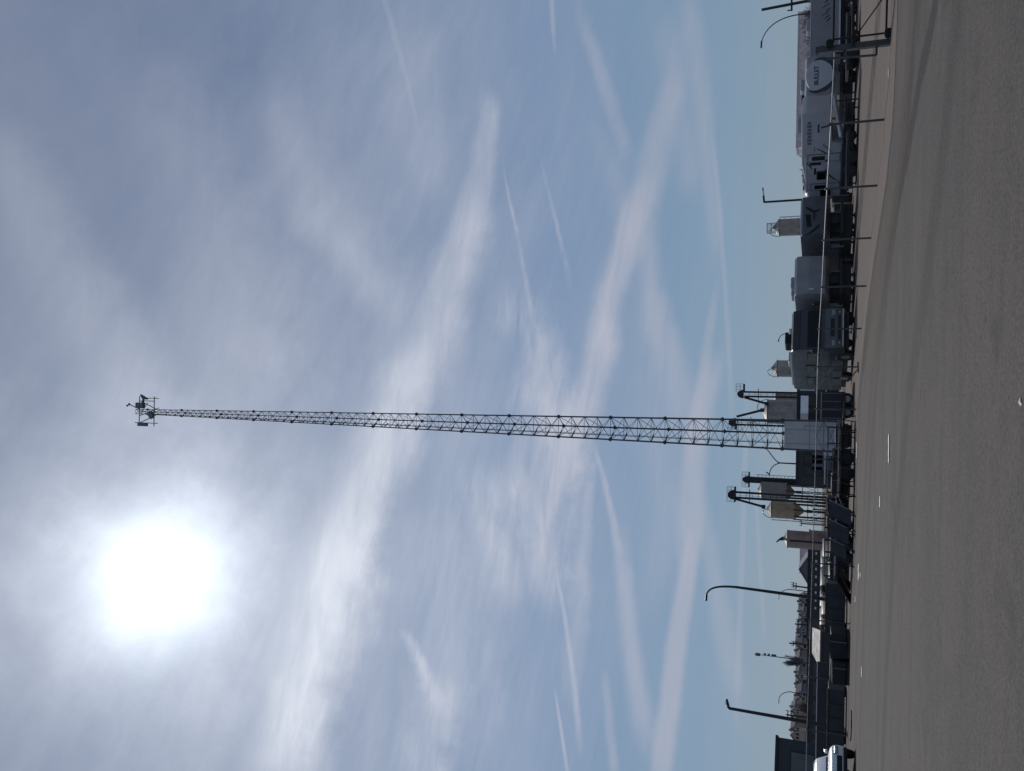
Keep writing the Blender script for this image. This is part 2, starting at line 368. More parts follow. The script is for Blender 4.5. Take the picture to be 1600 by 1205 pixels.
pts = [(ep[0].x+60, ep[0].y-2)]+fine_e+[(ep[-1].x-60, ep[-1].y-1), (-80, -50), (90, -50)]
sheet('pavement', pts, PAVE, .004)
def ribbon_mat(name, col, a):
    mt = bpy.data.materials.new(name); mt.use_nodes = True; t = mt.node_tree; t.nodes.clear(); N = NT(t)
    b = N.n('ShaderNodeBsdfPrincipled'); tr = N.n('ShaderNodeBsdfTransparent'); mx = N.n('ShaderNodeMixShader'); o = N.n('ShaderNodeOutputMaterial')
    t.links.new(mx.outputs[0], o.inputs[0]); t.links.new(tr.outputs[0], mx.inputs[1]); t.links.new(b.outputs[0], mx.inputs[2])
    uv = N.n('ShaderNodeSeparateXYZ'); N.put(uv.inputs[0], N.n('ShaderNodeTexCoord').outputs['UV'])
    P = N.n('ShaderNodeTexCoord').outputs['Object']
    n_ = N.noise(P, 1.2, 6, .65)
    e = N.m('ADD', N.m('ABSOLUTE', N.m('SUBTRACT', uv.outputs[0], .5)), N.m('MULTIPLY', N.m('SUBTRACT', n_, .5), .25))
    N.put(mx.inputs[0], N.m('MULTIPLY', N.ramp(e, .48, .15, 0, a), N.ramp(N.noise(P, 5, 4, .6), .2, .6, .6, 1)))
    b.inputs['Base Color'].default_value = col+(1,); b.inputs['Roughness'].default_value = .85
    return mt
def ribbon(name, path, widths, mt, z):
    ps = [gnd(u, v) for u, v in path]; vs = []; uvs = []; fs = []
    for i, p in enumerate(ps):
        t_ = (ps[min(i+1, len(ps)-1)]-ps[max(i-1, 0)]).normalized(); n_ = Vector((-t_.y, t_.x, 0))
        w = widths[i]/2 if hasattr(widths, '__len__') else widths/2
        vs += [(p+n_*w)[:2]+(z,), (p-n_*w)[:2]+(z,)]; uvs += [(0, i), (1, i)]
    for i in range(len(ps)-1): fs.append((2*i, 2*i+1, 2*i+3, 2*i+2))
    me = bpy.data.meshes.new(name); me.from_pydata(vs, [], fs); me.materials.append(mt)
    ul = me.uv_layers.new(name='UVMap')
    for l in me.loops: ul.data[l.index].uv = uvs[l.vertex_index]
    o = bpy.data.objects.new(name, me); COL.objects.link(o); o['kind'] = 'structure'; return o
DARKB = ribbon_mat('old dark tar film', (.030, .029, .030), .55)
ribbon('dark_tar_band', [(1470, -60), (1463, 0), (1451, 66), (1440, 109), (1429, 175), (1418, 240), (1398, 330), (1377, 420), (1358, 510), (1345, 590), (1340, 650)], [.9, .9, .9, .9, 1.0, 1.0, 1.2, 1.4, 1.6, 1.6, 1.6], DARKB, .008)
EDGEB = ribbon_mat('dirt washed over slab edge', (.06, .052, .046), .75)
ribbon('dirty_edge_band', [(1404, -60), (1402, 40), (1396, 190), (1385, 290), (1368, 400), (1354, 500), (1345, 600), (1340, 700), (1336, 800), (1331, 900), (1328, 1000), (1326, 1100), (1324, 1260)], [.35, .35, .4, .5, .6, .8, 1.6, 2.2, 2.0, 1.0, .8, .8, .8], EDGEB, .012)
SILT = ribbon_mat('brown silt film', (.105, .082, .064), .6)
ribbon('silt_band', [(1432, -60), (1425, 40), (1414, 190), (1400, 290), (1380, 400), (1366, 500), (1356, 600), (1350, 700), (1345, 800), (1340, 900), (1336, 1000), (1334, 1100), (1332, 1260)], [2.6, 2.6, 3, 3.4, 4, 5, 6, 7, 7, 6, 5, 5, 5], SILT, .010)
TYRE = ribbon_mat('faint tyre film', (.035, .034, .034), .16)
ribbon('tyre_track_band', [(1440, -60), (1425, 120), (1405, 280), (1388, 420), (1372, 560), (1360, 740), (1352, 900), (1346, 1060), (1342, 1260)], 2.2, TYRE, .016)
ribbon('tyre_track_band', [(1500, -60), (1478, 200), (1450, 420), (1420, 620), (1400, 820), (1385, 1040), (1376, 1260)], 1.5, TYRE, .020)
PAINT = mat('worn white road paint', (.70, .69, .65), .7, 0, .1, 9)
def dash(u, v0, v1, w, lab):
    a, b = gnd(u, v0), gnd(u, v1); t_ = (b-a).normalized(); n_ = Vector((-t_.y, t_.x, 0))*w/2
    m_ = MB(); k = 14; r_ = random.Random(int(v0)); L = []; Rr = []
    for i in range(k+1):
        q = a.lerp(b, i/k); f = (1 if 0 < i < k else .4)
        L.append(m_.b.verts.new((q+n_*f*r_.uniform(.5, 1.1))[:2]+(.026,))); Rr.append(m_.b.verts.new((q-n_*f*r_.uniform(.5, 1.1))[:2]+(.026,)))
    for i in range(k): m_.b.faces.new((L[i], L[i+1], Rr[i+1], Rr[i]))
    bmesh.ops.recalc_face_normals(m_.b, faces=m_.b.faces[:])
    o = m_.build('painted_dash', PAINT); o['kind'] = 'structure'
for a_ in ((1390, 678, 724, .34), (1376, 775, 793, .36), (1342, 882, 906, .8), (1345, 895, 902, .6), (1337, 932, 941, .5), (1347, 1042, 1058, .40), (1389.5, 108, 122, .16), (1339, 690, 716, .5)): dash(a_[0], a_[1], a_[2], a_[3], '')
# ------------------------------------------------------------------ lattice tower
TB = at(1223, 678.5, 90.7); TX, TY, TZ0 = TB.x, TB.y, TB.z
tw = empty('lattice_tower', (TX, TY, 0), 0, 'very tall three-legged steel lattice tower with antennas at its tip, white sheeted base', 'tower')
def wid(h): return 3.12-.0268*h
def leg_xy(i, h):
    w = wid(h)
    return ((-w/2, -.289*w), (w/2, -.289*w), (0, .577*w))[i]
def lp(i, h): x, y = leg_xy(i, h); return Vector((x, y, h))
SEC = 6.1; NS = 14; HTOP = TZ0+SEC*NS+2.2
for i in range(3):
    mb = MB(); hs = [0, TZ0]+[TZ0+SEC*k for k in range(1, NS+1)]+[HTOP]
    for a, b in zip(hs, hs[1:]): mb.bar(lp(i, a), lp(i, b), .105-.0007*a, .105-.0007*b, 8)
    mb.build('leg', DSTEEL, tw)
    for k in range(0, NS+1):
        h = TZ0+SEC*k; q = lp(i, h); mb = MB()
        fr_ = 1-.38*k/NS; mb.bar(q-Vector((0, 0, .17)), q+Vector((0, 0, .17)), .17*fr_, .17*fr_, 10).bar(q-Vector((0, 0, .04)), q+Vector((0, 0, .04)), .25*fr_, .25*fr_, 10)
        mb.build('flange', DSTEEL, tw)
for k in range(-1, NS+1):
    mb = MB(); hb = mb
    h0 = TZ0+SEC*k if k >= 0 else .2; h1 = min(TZ0+SEC*(k+1), HTOP) if k < NS else HTOP
    if k == NS: h1 = HTOP
    n = 4 if k < 7 else (5 if k < 11 else 6)
    if k == NS: n = 2
    for f in range(3):
        i, j = ((0, 1), (1, 2), (2, 0))[f]
        for q in range(n):
            a = h0+(h1-h0)*q/n; b = h0+(h1-h0)*(q+1)/n
            r = .030 if k < 6 else .023
            hb.bar(lp(i, b), lp(j, b), r, n=4)
            if f == 0:
                mb.bar(lp(i, a), lp(j, b), r, n=4); mb.bar(lp(j, a), lp(i, b), r, n=4)
            elif (q+f) % 2: mb.bar(lp(i, a), lp(j, b), r, n=4)
            else: mb.bar(lp(j, a), lp(i, b), r, n=4)
    mb.build('lattice_bracing', DSTEEL, tw)
# feed-line ladder up the left rear face, with its thick brackets
mb = MB(); br = mb
def cab(h, t=.42): return lp(0, h).lerp(lp(2, h), t)+Vector((-.10, .05, 0))
for h in range(1, int(HTOP)-2, 2): mb.bar(cab(h), cab(min(h+2, HTOP-1)), .045, n=6); mb.bar(cab(h, .5), cab(min(h+2, HTOP-1), .5), .02, n=4)
h = TZ0
while h < HTOP-3:
    br.bar(cab(h, .18), cab(h, .62), .07, n=5); h += SEC/4
br.build('cable_run', DSTEEL, tw)
mb = MB()
for (i, j) in ((0, 1), (1, 2), (2, 0)):
    a0, b0, a1, b1 = lp(i, .35), lp(j, .35), lp(i, 5.35), lp(j, 5.35)
    out = ((a0+b0)/2-Vector((0, 0, .35))).normalized()*.0
    c = (a0+b0+a1+b1)/4; d = (b0-a0); ang = atan2(d.y, d.x)
    mb.box(c, (d.length-.22, .05, 5.0), ang)
sheet_w = mb.build('base_sheeting', mat('white painted sheet', (.50, .50, .52), .5, 0, .05, .8, dirt=.3), tw)
sm = MB()
for xx_ in (-.9, .55): sm.box((xx_, -.925, 2.85), (.035, .03, 4.9))
sm.box((0, -.925, 2.9), (2.8, .03, .035)).box((.98, -.93, 1.9), (.05, .04, 3.0)).box((.75, -.93, 3.35), (.5, .035, .04))
sm.build('sheet_seam', GREYG, tw)
MB().box((-.35, -.935, 1.2), (.32, .02, .22)).build('warning_plate', TRIM, tw)
mb = MB(); mb.box((0, -.02, .12), (4.6, 4.4, .24)); mb.build('concrete_footing', CONC, tw)
# antennas and mounts at the tip; heights read off the photo through TY
def th(u): return at(u, 650, TY).z
AN = mat('antenna grey', (.13, .14, .16), .5, 0, .08, 3)
hA, hB = th(222), th(245)
fr = MB()
for h in (hA, hB):
    fr.bar((-2.0, -.5, h), (2.2, -.5, h), .07); 
fr.bar((-.45, -.2, hB), (-1.6, -.5, hA), .06); fr.bar((.45, -.2, hB), (1.6, -.5, hA), .06); fr.bar((-.2, 0, hA+.2), (1.3, -.5, hB+1.2), .05); fr.bar((-.6, -.5, hA), (.6, .4, hB), .05)
fr.build('mounting_frame', DSTEEL, tw)
for x, a, b in ((-1.55, 216, 251), (1.95, 232, 252), (1.55, 231, 245)):
    MB().bar((x, -.55, th(a)), (x, -.55, th(b)), .06).build('antenna_pipe', DSTEEL, tw)
MB().box((-1.75, -.75, th(229.5)), (.5, .28, th(222)-th(237)), bev=.05).build('panel_antenna', AN, tw)
MB().box((.9, -.6, th(224)), (.8, .5, th(218)-th(230)), bev=.08).bar((.9, -.6, th(227)), (1.8, -.6, th(229)), .2, .16, 8).build('radio_unit', AN, tw)
d = MB(); d.lathe([(.05, -.35), (.35, -.30), (.9, .0), (1.05, .28), (1.0, .30), (.8, .1), (.3, -.18)], 20)
o = d.build('dish_antenna', AN, tw, True); o.scale = (.62, .62, .62); o.location = (2.0, -.7, th(230)); o.rotation_euler = (0, radians(118), radians(20))
d = MB(); d.lathe([(.05, -.4), (.5, -.38), (.85, -.1), (.85, .3), (.4, .42)], 20)
o = d.build('drum_antenna', AN, tw, True); o.scale = (.68, .68, .75); o.location = (-.35, -1.0, th(245)); o.rotation_euler = (radians(75), 0, radians(-20))
MB().bar((.35, -.4, th(222)), (.95, -.4, th(206)), .07).ball((1.0, -.4, th(205)), .18, 1, 1, .8).ball((.8, -.4, th(202)), .15).build('beacon_mast', AN, tw)
# ------------------------------------------------------------------ fence
FPTS = [(187, 1382, 1297.5), (290, 1371, 1291.5), (372, 1361, 1287), (447, 1353.5, 1283.5), (513.5, 1346, 1279.5), (573.5, 1342, 1277), (640, 1338, 1275.5), (720, 1335, 1273.8), (800, 1332.5, 1271.5), (885, 1329.5, 1268.8), (975, 1327, 1266), (1066, 1325, 1263), (1150, 1323.5, 1260.3), (1240, 1322, 1258.5)]
WIREP = mat('fence pipe', (.10, .105, .105), .35, .8, .15, 5)
mt = bpy.data.materials.new('chain link'); mt.use_nodes = True; t_ = mt.node_tree; t_.nodes.clear(); N = NT(t_)
b_ = N.n('ShaderNodeBsdfPrincipled'); tr = N.n('ShaderNodeBsdfTransparent'); mx = N.n('ShaderNodeMixShader'); o_ = N.n('ShaderNodeOutputMaterial')
t_.links.new(mx.outputs[0], o_.inputs[0]); t_.links.new(tr.outputs[0], mx.inputs[1]); t_.links.new(b_.outputs[0], mx.inputs[2])
uvs = N.n('ShaderNodeSeparateXYZ'); N.put(uvs.inputs[0], N.n('ShaderNodeTexCoord').outputs['UV'])
k1 = N.m('FRACT', N.m('MULTIPLY', N.m('ADD', uvs.outputs[0], uvs.outputs[1]), 14)); k2 = N.m('FRACT', N.m('MULTIPLY', N.m('SUBTRACT', uvs.outputs[0], uvs.outputs[1]), 14))
al = N.m('MAXIMUM', N.m('LESS_THAN', k1, .045), N.m('LESS_THAN', k2, .045))
N.put(mx.inputs[0], al); b_.inputs['Base Color'].default_value = (.09, .095, .10, 1); b_.inputs['Metallic'].default_value = .5; b_.inputs['Roughness'].default_value = .5
LINK = mt
fb = [gnd(u, v) for v, u, ut in FPTS]
ft = [at(ut, v, gnd(u, v).y).z for v, u, ut in FPTS]
fo = fb[0]
fence = empty('chain_link_fence', (fo.x, fo.y, 0), 0, 'long chain link fence with bright top rail between the paving and the parked trailers', 'fence')
loc = lambda p, z: Vector((p.x-fo.x, p.y-fo.y, z))
for p, z in zip(fb, ft):
    MB().bar(loc(p, -.1), loc(p, z), .038, n=8).ball(loc(p, z+.02), .05, seg=8).build('fence_post', WIREP, fence)
g0 = gnd(1391, 66); gz = at(1303, 66, g0.y).z
rail = MB(); rail.tube([loc(g0, gz-.03)]+[loc(p, z-.02) for p, z in zip(fb, ft)], .022, n=10)
rail.build('top_rail', mat('galvanised rail pipe', (.30, .31, .32), .6, .4, .05, 6), fence)
me = bpy.data.meshes.new('wire_mesh'); vs = []; fs = []; uv = []
P2 = [(g0, gz)]+list(zip(fb, ft)); s_ = 0
for i, (p, z) in enumerate(P2):
    if i: s_ += (p-P2[i-1][0]).length
    vs += [tuple(loc(p, .04)), tuple(loc(p, z-.03))]; uv += [(s_, 0), (s_, z)]
for i in range(len(P2)-1): fs.append((2*i, 2*i+2, 2*i+3, 2*i+1))
me.from_pydata(vs, [], fs); ul = me.uv_layers.new(name='UVMap')
for l in me.loops: ul.data[l.index].uv = uv[l.vertex_index]
me.materials.append(LINK); o = bpy.data.objects.new('wire_mesh', me); COL.objects.link(o); o.parent = fence
# a loose arm on the leaning post (second from the gate) and the fallen stubs
p = fb[0]; q = at(1282, 200, p.y-.05); MB().bar(loc(p, ft[0]-.1), Vector((q.x-fo.x, q.y-fo.y, q.z)), .03).build('barb_arm', WIREP, fence)
p = fb[5]; MB().bar(loc(p, .02)+Vector((-.3, 0, 0)), loc(p, .05)+Vector((.25, 0, 0)), .035).bar(loc(p, .04)+Vector((-.1, 0, 0)), loc(p, .5)+Vector((-.75, .3, 0)), .03).build('brace', WIREP, fence)
# ------------------------------------------------------------------ sliding gate at the near end
gy = g0.y; gt = empty('gate_post', (g0.x, gy, 0), 0, 'thick grey square gate post with roller at the end of the fence', 'gate post')
zt = at(1276, 74, gy).z
MB().box((0, 0, zt/2-.05), (.17, .17, zt+.1), bev=.01).build('post_tube', mat('painted post steel', (.085, .09, .088), .5, .3, .15, 4), gt)
MB().box((0, 0, zt+.01), (.20, .20, .03)).build('post_cap', WIREP, gt)
c = gnd(1391, 76); 
MB().bar((-.32, 0, .35), (-.26, 0, zt-.25), .035, n=8).bar((-.32, 0, .35), (0, 0, .35), .03).bar((-.28, 0, 1.2), (0, 0, 1.2), .04).build('latch_post', WIREP, gt)
zr = at(1384, 59, gy).z
gx0, gx1 = .22, 3.4
def gz_(u, v): return at(u, v, gy-.12).z
lo_, mi_, hi_ = gz_(1385, 20), gz_(1333.5, 20), gz_(1303, 10)
gate = empty('sliding_gate', (g0.x, gy-.14, 0), 0, 'dark pipe framed sliding gate with diagonal braces and black rollers, beside its thick post', 'gate')
fr = MB(); fr.bar((gx0-.1, 0, lo_), (gx1, 0, lo_-.03), .03, n=8).bar((gx0-.1, 0, hi_), (gx1, 0, hi_), .03, n=8).bar((gx0, 0, lo_), (gx0, 0, hi_), .028).bar((gx0+1.15, 0, lo_), (gx0+1.15, 0, hi_), .026)
fr.build('gate_frame', BLKMET, gate)
MB().bar((gx0-.3, -.04, mi_), (gx1, -.04, mi_+.03), .045, n=8).build('track_rail', BLKMET, gate)
MB().bar((gx0+.05, 0, mi_-.1), (gx0+1.1, 0, lo_+.02), .018).bar((gx0+1.2, 0, mi_+.05), (gx0+2.3, 0, lo_+.02), .018).bar((gx0+2.35, 0, mi_), (gx1, 0, lo_), .018).build('diagonal_brace', BLKMET, gate)
for x, z, r in ((gx0-.02, lo_-.06, .11), (gx0+1.0, mi_+.0, .075), (gx0-.12, mi_+.62, .10)):
    MB().bar((x, -.12, z), (x, .08, z), r, n=16).build('roller', BLACK, gate)
# ------------------------------------------------------------------ trailers and motorhomes
def wheel(parent, x, y, r, w, side=-1, rim=True, rm=None):
    t = MB(); t.bar((x, y-w/2, r), (x, y+w/2, r), r, n=24); o = t.build('tyre', BLACK, parent, True)
    if rim:
        t = MB(); yy = y+side*(w/2+.004); t.bar((x, yy-.01, r), (x, yy+.01, r), r*.55, n=16).bar((x, yy-.02, r), (x, yy+.02, r), r*.16, n=10); t.build('rim', rm or CHROME, o)
    return o
def window(parent, cx, z, w, h, s, y=0.0, front=None, frame=True, name='window'):
    """window on the near side (y plane) or on the front (front = x of the face)"""
    if front is None:
        o = MB().box((cx, y-s*.012, z), (w, .03, h), bev=.012).build(name, BLKMET, parent)
        MB().box((cx, y-s*.032, z), (w-.09, .012, h-.09)).build('pane', GLASS, o)
    else:
        o = MB().box((front+.012, cx, z), (.03, w, h), bev=.012).build(name, BLKMET, parent)
        MB().box((front+.032, cx, z), (.012, w-.09, h-.09)).build('pane', GLASS, o)
    return o
def door(parent, cx, z0, w, h, s):
    o = MB().box((cx, -s*.014, z0+h/2), (w+.1, .028, h+.1), bev=.01).build('door', MIDGRAPH, parent)
    MB().box((cx, -s*.034, z0+h/2), (w, .014, h)).build('door_leaf', WHITE, o)
    MB().box((cx, -s*.046, z0+h*.68), (w*.62, .012, h*.42), bev=.005).build('door_pane', GLASS, o)
    MB().box((cx-w*.38, -s*.052, z0+h*.42), (.06, .03, .14)).build('handle', BLKMET, o)
    return o
def stroke(parent, pts, w0, w1, plane, mt, name='graphic', th=.008):
    """a tapered swoosh; plane maps (a, z) to a local point and gives the thickness direction"""
    n = 14; L = []; Rr = []
    def bz(t):
        k = len(pts)-1
        q = [Vector((a, b, 0)) for a, b in pts]
        while len(q) > 1: q = [q[i].lerp(q[i+1], t) for i in range(len(q)-1)]
        return q[0]
    mb = MB()
    for i in range(n+1):
        t = i/n; p = bz(t); d = (bz(min(1, t+.02))-bz(max(0, t-.02))).normalized(); nn = Vector((-d.y, d.x, 0))
        w = (w0+(w1-w0)*t)*(.25+.75*sin(pi*min(1, max(0, t*.9+.08))))/2
        L.append(p+nn*w); Rr.append(p-nn*w)
    a = [mb.b.verts.new(plane(p.x, p.y, th)) for p in L]; b = [mb.b.verts.new(plane(p.x, p.y, th)) for p in Rr]
    a2 = [mb.b.verts.new(plane(p.x, p.y, 0)) for p in L]; b2 = [mb.b.verts.new(plane(p.x, p.y, 0)) for p in Rr]
    for i in range(n):
        mb.b.faces.new((a[i], a[i+1], b[i+1], b[i])); mb.b.faces.new((a[i], a2[i], a2[i+1], a[i+1])); mb.b.faces.new((b[i], b[i+1], b2[i+1], b2[i]))
    bmesh.ops.recalc_face_normals(mb.b, faces=mb.b.faces[:])
    return mb.build(name, mt, parent)
def placed(vf, Yf, vr, Yr, width, label, cat, name, group=None):
    """root at the rear end of the side the camera sees; local +x runs to the front; s = the way the body extends"""
    xf, xr = xat(vf, Yf, 1.2), xat(vr, Yr, 1.2)
    Pf, Pr = Vector((xf, Yf, 0)), Vector((xr, Yr, 0)); d = Pf-Pr; L = d.length; yaw = atan2(d.y, d.x)
    left = Vector((-d.y, d.x, 0)); view = (Pf+Pr)/2-Vector((0, 0, 0))
    s = 1 if left.dot(view) > 0 else -1
    e = empty(name, Pr, yaw, label, cat, group)
    return e, L, s
def side_plane(s, y=0.0): return lambda a, z, t: Vector((a, y-s*(.004+t), z))
def front_plane(x): return lambda a, z, t: Vector((x+.004+t, a, z))
def chassis(root, L, s, Wd, z, axles, hitch=None, r=.36, jack=True):
    f = MB(); f.box((L/2, s*Wd/2, z-.09), (L-.5, Wd-.3, .16)); f.box((L*.45, s*Wd/2, z-.26), (L*.55, Wd*.55, .2))
    if hitch: f.bar((L-.3, s*.5, z-.1), (L+hitch, s*Wd/2, z-.1), .07).bar((L-.3, s*(Wd-.5), z-.1), (L+hitch, s*Wd/2, z-.1), .07).box((L+hitch-.2, s*Wd/2, z-.02), (.35, .3, .35))
    f.box((L*.46, s*Wd/2, z*.60), (L*.82, Wd-.5, z*.75))  # black box added below, standing in for the shade under the trailer
    f.build('chassis', BLKMET, root)
    for x in axles:
        wheel(root, x, s*.18, r, .24, -s, True, STEEL); wheel(root, x, s*(Wd-.18), r, .24, s, False)
        MB().bar((x, s*.2, r), (x, s*(Wd-.2), r), .05).build('axle', BLKMET, root)
    if jack:
        for x in (.6, L-.8): MB().bar((x, s*.3, 0), (x, s*.3, z), .045).box((x, s*.3, .02), (.22, .22, .04)).build('stabiliser_jack', BLKMET, root)
def roof_unit(root, x, s, Wd, H, w=.9, h=.3, mt=None):
    MB().box((x, s*Wd/2, H+h/2-.02), (w, .75, h), bev=.08).build('roof_air_unit', mt or GREYG, root)
GR = 'travel trailers and motorhomes parked behind the fence'
# --- trailer at the far right edge: long side with faint script, two windows near its front
H = 2.78
r1, L, s = placed(88, 56.2, -80, 57.5, 2.5, 'grey trailer at the right edge with faint dark script, behind the gate post', 'trailer', 'travel_trailer', GR)
b = MB(); b.prism([(0, .95), (0, H), (L-.16, H), (L-.04, H-.12), (L, 1.5), (L-.35, .95)], 0, s*2.5, .07); b.build('body', GREYG, r1)
MB().box((L/2, s*.02, H-.005), (L-.3, .09, .05)).build('roof_edge', TRIM, r1)
chassis(r1, L, s, 2.5, .95, (L*.42, L*.42+.9), 1.1)
window(r1, L-.62, 2.05, .42, .34, s); window(r1, L-.62, 1.62, .42, .34, s); window(r1, 1.2, 2.35, .9, .4, s)
MB().box((L*.30, -s*.012, 1.9), (.10, .03, .85)).build('moulding', DKGRAPH, r1)
MB().box((L/2, -s*.02, 1.02), (L-.6, .035, .10)).build('lower_trim', TRIM, r1)
pl = side_plane(s); cx = L*.56
for k, (dx, dz, a, w_) in enumerate(((-.62, .02, .30, .10), (-.30, .05, .5, .07), (.02, -.06, .28, .10), (.28, .10, .55, .06), (.52, .0, .35, .09), (.72, -.10, .3, .12))):
    stroke(r1, [(cx+dx-.14, 1.80+dz-a/2), (cx+dx, 1.8+dz), (cx+dx+.16, 1.8+dz+a/2)], w_, w_*.6, pl, DKGRAPH, 'script_stroke')
MB().ball((L-.05, -s*.05, .96), .42, .5, .3, 1).build('spare_tyre_cover', BLACK, r1, True)
for x in (L*.25, L*.6): roof_unit(r1, x, s, 2.5, H)
# --- trailer with the oval cap
H = 3.02
r2, L, s = placed(147, 54, 204, 60.5, 2.5, 'trailer with a large pale oval lettered in dark capitals on its nose', 'trailer', 'travel_trailer', GR)
Wd = 2.55
b = MB(); b.prism([(0, .95), (0, H-.15), (L-.5, H), (L-.12, H-.12), (L, 2.4), (L, 1.5), (L-.2, .95)], 0, s*Wd, .05, 3); b.build('body', GREYG, r2)
MB().box((L/2-.4, s*.02, H-.04), (L-1, .10, .12)).build('roof_edge', TRIM, r2)
chassis(r2, L, s, Wd, .95, (L*.4, L*.4+.9), 1.0)
ov = MB(); X = Matrix.Translation((L-.02, s*Wd/2, 2.16)) @ Matrix.Rotation(radians(90), 4, 'Y')
bmesh.ops.create_cone(ov.b, cap_ends=True, segments=48, radius1=1.0, radius2=.97, depth=.10, matrix=X @ Matrix.Diagonal((.80, 1.12, 1, 1)))
ov.build('oval_panel', mat('pale oval panel', (.50, .51, .54), .35, 0, .04, 2), r2)
fp = front_plane(L+.03)
cy = s*Wd/2
for a in ([(cy-s*.9, 2.75), (cy-s*1.25, 2.2), (cy-s*.75, 1.45), (cy-s*.3, 1.30)], [(cy+s*.95, 2.45), (cy+s*1.25, 1.9), (cy+s*.7, 1.35), (cy+s*.2, 1.22)]):
    stroke(r2, a, .16, .30, fp, DKGRAPH, 'swoosh')
Mx = Matrix.Translation((L+.042, cy, 2.32)) @ Matrix(((0, 0, 1, 0), (1, 0, 0, 0), (0, 1, 0, 0), (0, 0, 0, 1)))
put_text('lettering', 'BULLET', .36, DKGRAPH, r2, Mx, .008)
window(r2, L-1.3, 1.95, .8, .5, s); MB().box((L-4.2, -s*.02, 1.8), (.3, .04, 1.6)).build('slide_out_seam', BLKMET, r2)
window(r2, L-5.5, 2.2, 1.2, .5, s)
roof_unit(r2, L-1.6, s, Wd, H, .8, .3); roof_unit(r2, L-4.2, s, Wd, H-.05, 1.0, .34, BLACK)
# --- long white fifth wheel, seen from the side
H = 3.05
r3, L, s = placed(172, 50, 306, 53.5, 2.5, 'long pale trailer seen side-on with two framed doors, small dark windows and thin swooshes', 'trailer', 'fifth_wheel_trailer', GR)
b = MB(); b.prism([(0, .75), (0, H-.35), (L-4.2, H-.18), (L-3.2, H), (L-.1, H), (L, H-.2), (L-.10, 1.45), (L-1.9, 1.35), (L-2.0, .75)], 0, s*2.5, .07); b.build('body', WHITE, r3)
MB().box((L/2-1.2, s*.02, H-.235), (L-3.0, .1, .07), M=Matrix.Rotation(-radians(1.6), 4, 'Y')).build('roof_edge', TRIM, r3)
MB().box(((L-2)/2, s*.05, .68), (L-2.1, .1, .42)).build('skirt', BLKMET, r3)
chassis(r3, L, s, 2.5, .75, (L*.33, L*.33+.95), None)
k_ = L/134.0
def xx(v): return (306-v)*k_
window(r3, xx(252), 2.28, .16, .62, s); door(r3, xx(243), .95, .42, 1.72, s); door(r3, xx(289.5), .95, .38, 1.55, s)
window(r3, xx(271), 1.95, .56, .52, s); window(r3, xx(299), 1.70, .5, .60, s); window(r3, xx(264), 2.3, .4, .12, s)
pl = side_plane(s)
for a, w_ in (([(xx(228), 2.2), (xx(236), 1.6), (xx(243), 1.35), (xx(262), 1.7)], .10), ([(xx(250), 2.8), (xx(256), 2.45), (xx(262), 2.5)], .10), ([(xx(262), 1.75), (xx(275), 1.5), (xx(283), .9)], .14), ([(xx(222), 1.9), (xx(230), 1.5), (xx(236), 1.35)], .07), ([(xx(225), 2.35), (xx(234), 2.33)], .05)):
    stroke(r3, a, w_, w_*.5, pl, DKGRAPH, 'swoosh')
for k in range(7):
    MB().box((xx(188+k*5.2), -s*.008, 2.62), (.15, .012, .20+.05*(k % 2))).build('faded_letter', MIDGRAPH, r3)
MB().box((xx(197), -s*.008, 2.12), (.5, .012, .10)).build('small_lettering', DKGRAPH, r3)
roof_unit(r3, L*.22, s, 2.5, H-.3, .8, .22, BLACK); roof_unit(r3, L-1.2, s, 2.5, H)
# folded awning pole leaning in front of it
p0, p1 = at(1300.5, 146, 51.0), at(1313.5, 214, 50.6)
aw = empty('white_boom', (p1.x, p1.y, 0), 0, 'long white diagonal boom resting below the nose of the long pale trailer', 'boom')
o = MB().bar(p0-Vector((p1.x, p1.y, 0)), p1-Vector((p1.x, p1.y, 0)), .085, n=10).build('boom_tube', mat('white enamel', (.72, .72, .73), .35, 0, .05, 3), aw)
MB().bar(p0-Vector((p1.x, p1.y, -.0))+Vector((0, .1, -.16)), p1-Vector((p1.x, p1.y, 0))+Vector((0, .1, -.12)), .05).build('lower_tube', GREYG, aw)
MB().bar((0.05, 0, 0), (0.05, 0, p1.z), .04).bar((p0.x-p1.x-.4, p0.y-p1.y+.2, 0), (p0.x-p1.x-.4, p0.y-p1.y+.2, p0.z), .04).build('stand', BLKMET, aw)
# --- darker fifth wheel with the bird emblem
H = 3.12; Wd = 2.5
def fifth(vf, Yf, vr, Yr, H, label, mt, mt2):
    r, L, s = placed(vf, Yf, vr, Yr, Wd, label, 'trailer', 'fifth_wheel_trailer', GR)
    b = MB(); b.prism([(0, .85), (0, H-.1), (L-.35, H), (L-.06, H-.12), (L, H-.8), (L-.05, 1.62), (L-.4, 1.42), (L-2.0, 1.35), (L-2.1, .85)], 0, s*Wd, .05, 3); b.build('body', mt, r)
    MB().box((L-.30, s*Wd/2, H-.02), (.12, Wd-.2, .05)).build('roof_edge', TRIM, r)
    chassis(r, L, s, Wd, .85, (L*.35, L*.35+.95), None)
    f = MB(); f.box((L-.9, s*Wd/2, 1.15), (.35, .45, .5)); f.build('king_pin', BLKMET, r)
    for y in (.35, Wd-.35): MB().bar((L-1.9, s*y, 0), (L-1.9, s*y, 1.35), .07).box((L-1.9, s*y, .03), (.25, .25, .06)).build('landing_leg', BLKMET, r)
    g = MB(); g.box((L-1.92, s*Wd/2, 1.0), (.05, Wd-.1, .75)); g.build('front_bulkhead', mt2, r)
    return r, L, s
r4, L, s = fifth(364, 51, 444, 57.6, 3.05, 'dark grey raised-nose trailer with a dark bird-like emblem on its front', mat('charcoal gelcoat', (.085, .092, .108), .4, 0, .1, 1.2, dirt=.1), GREYG)
fp = front_plane(L+.0); cy = s*Wd/2
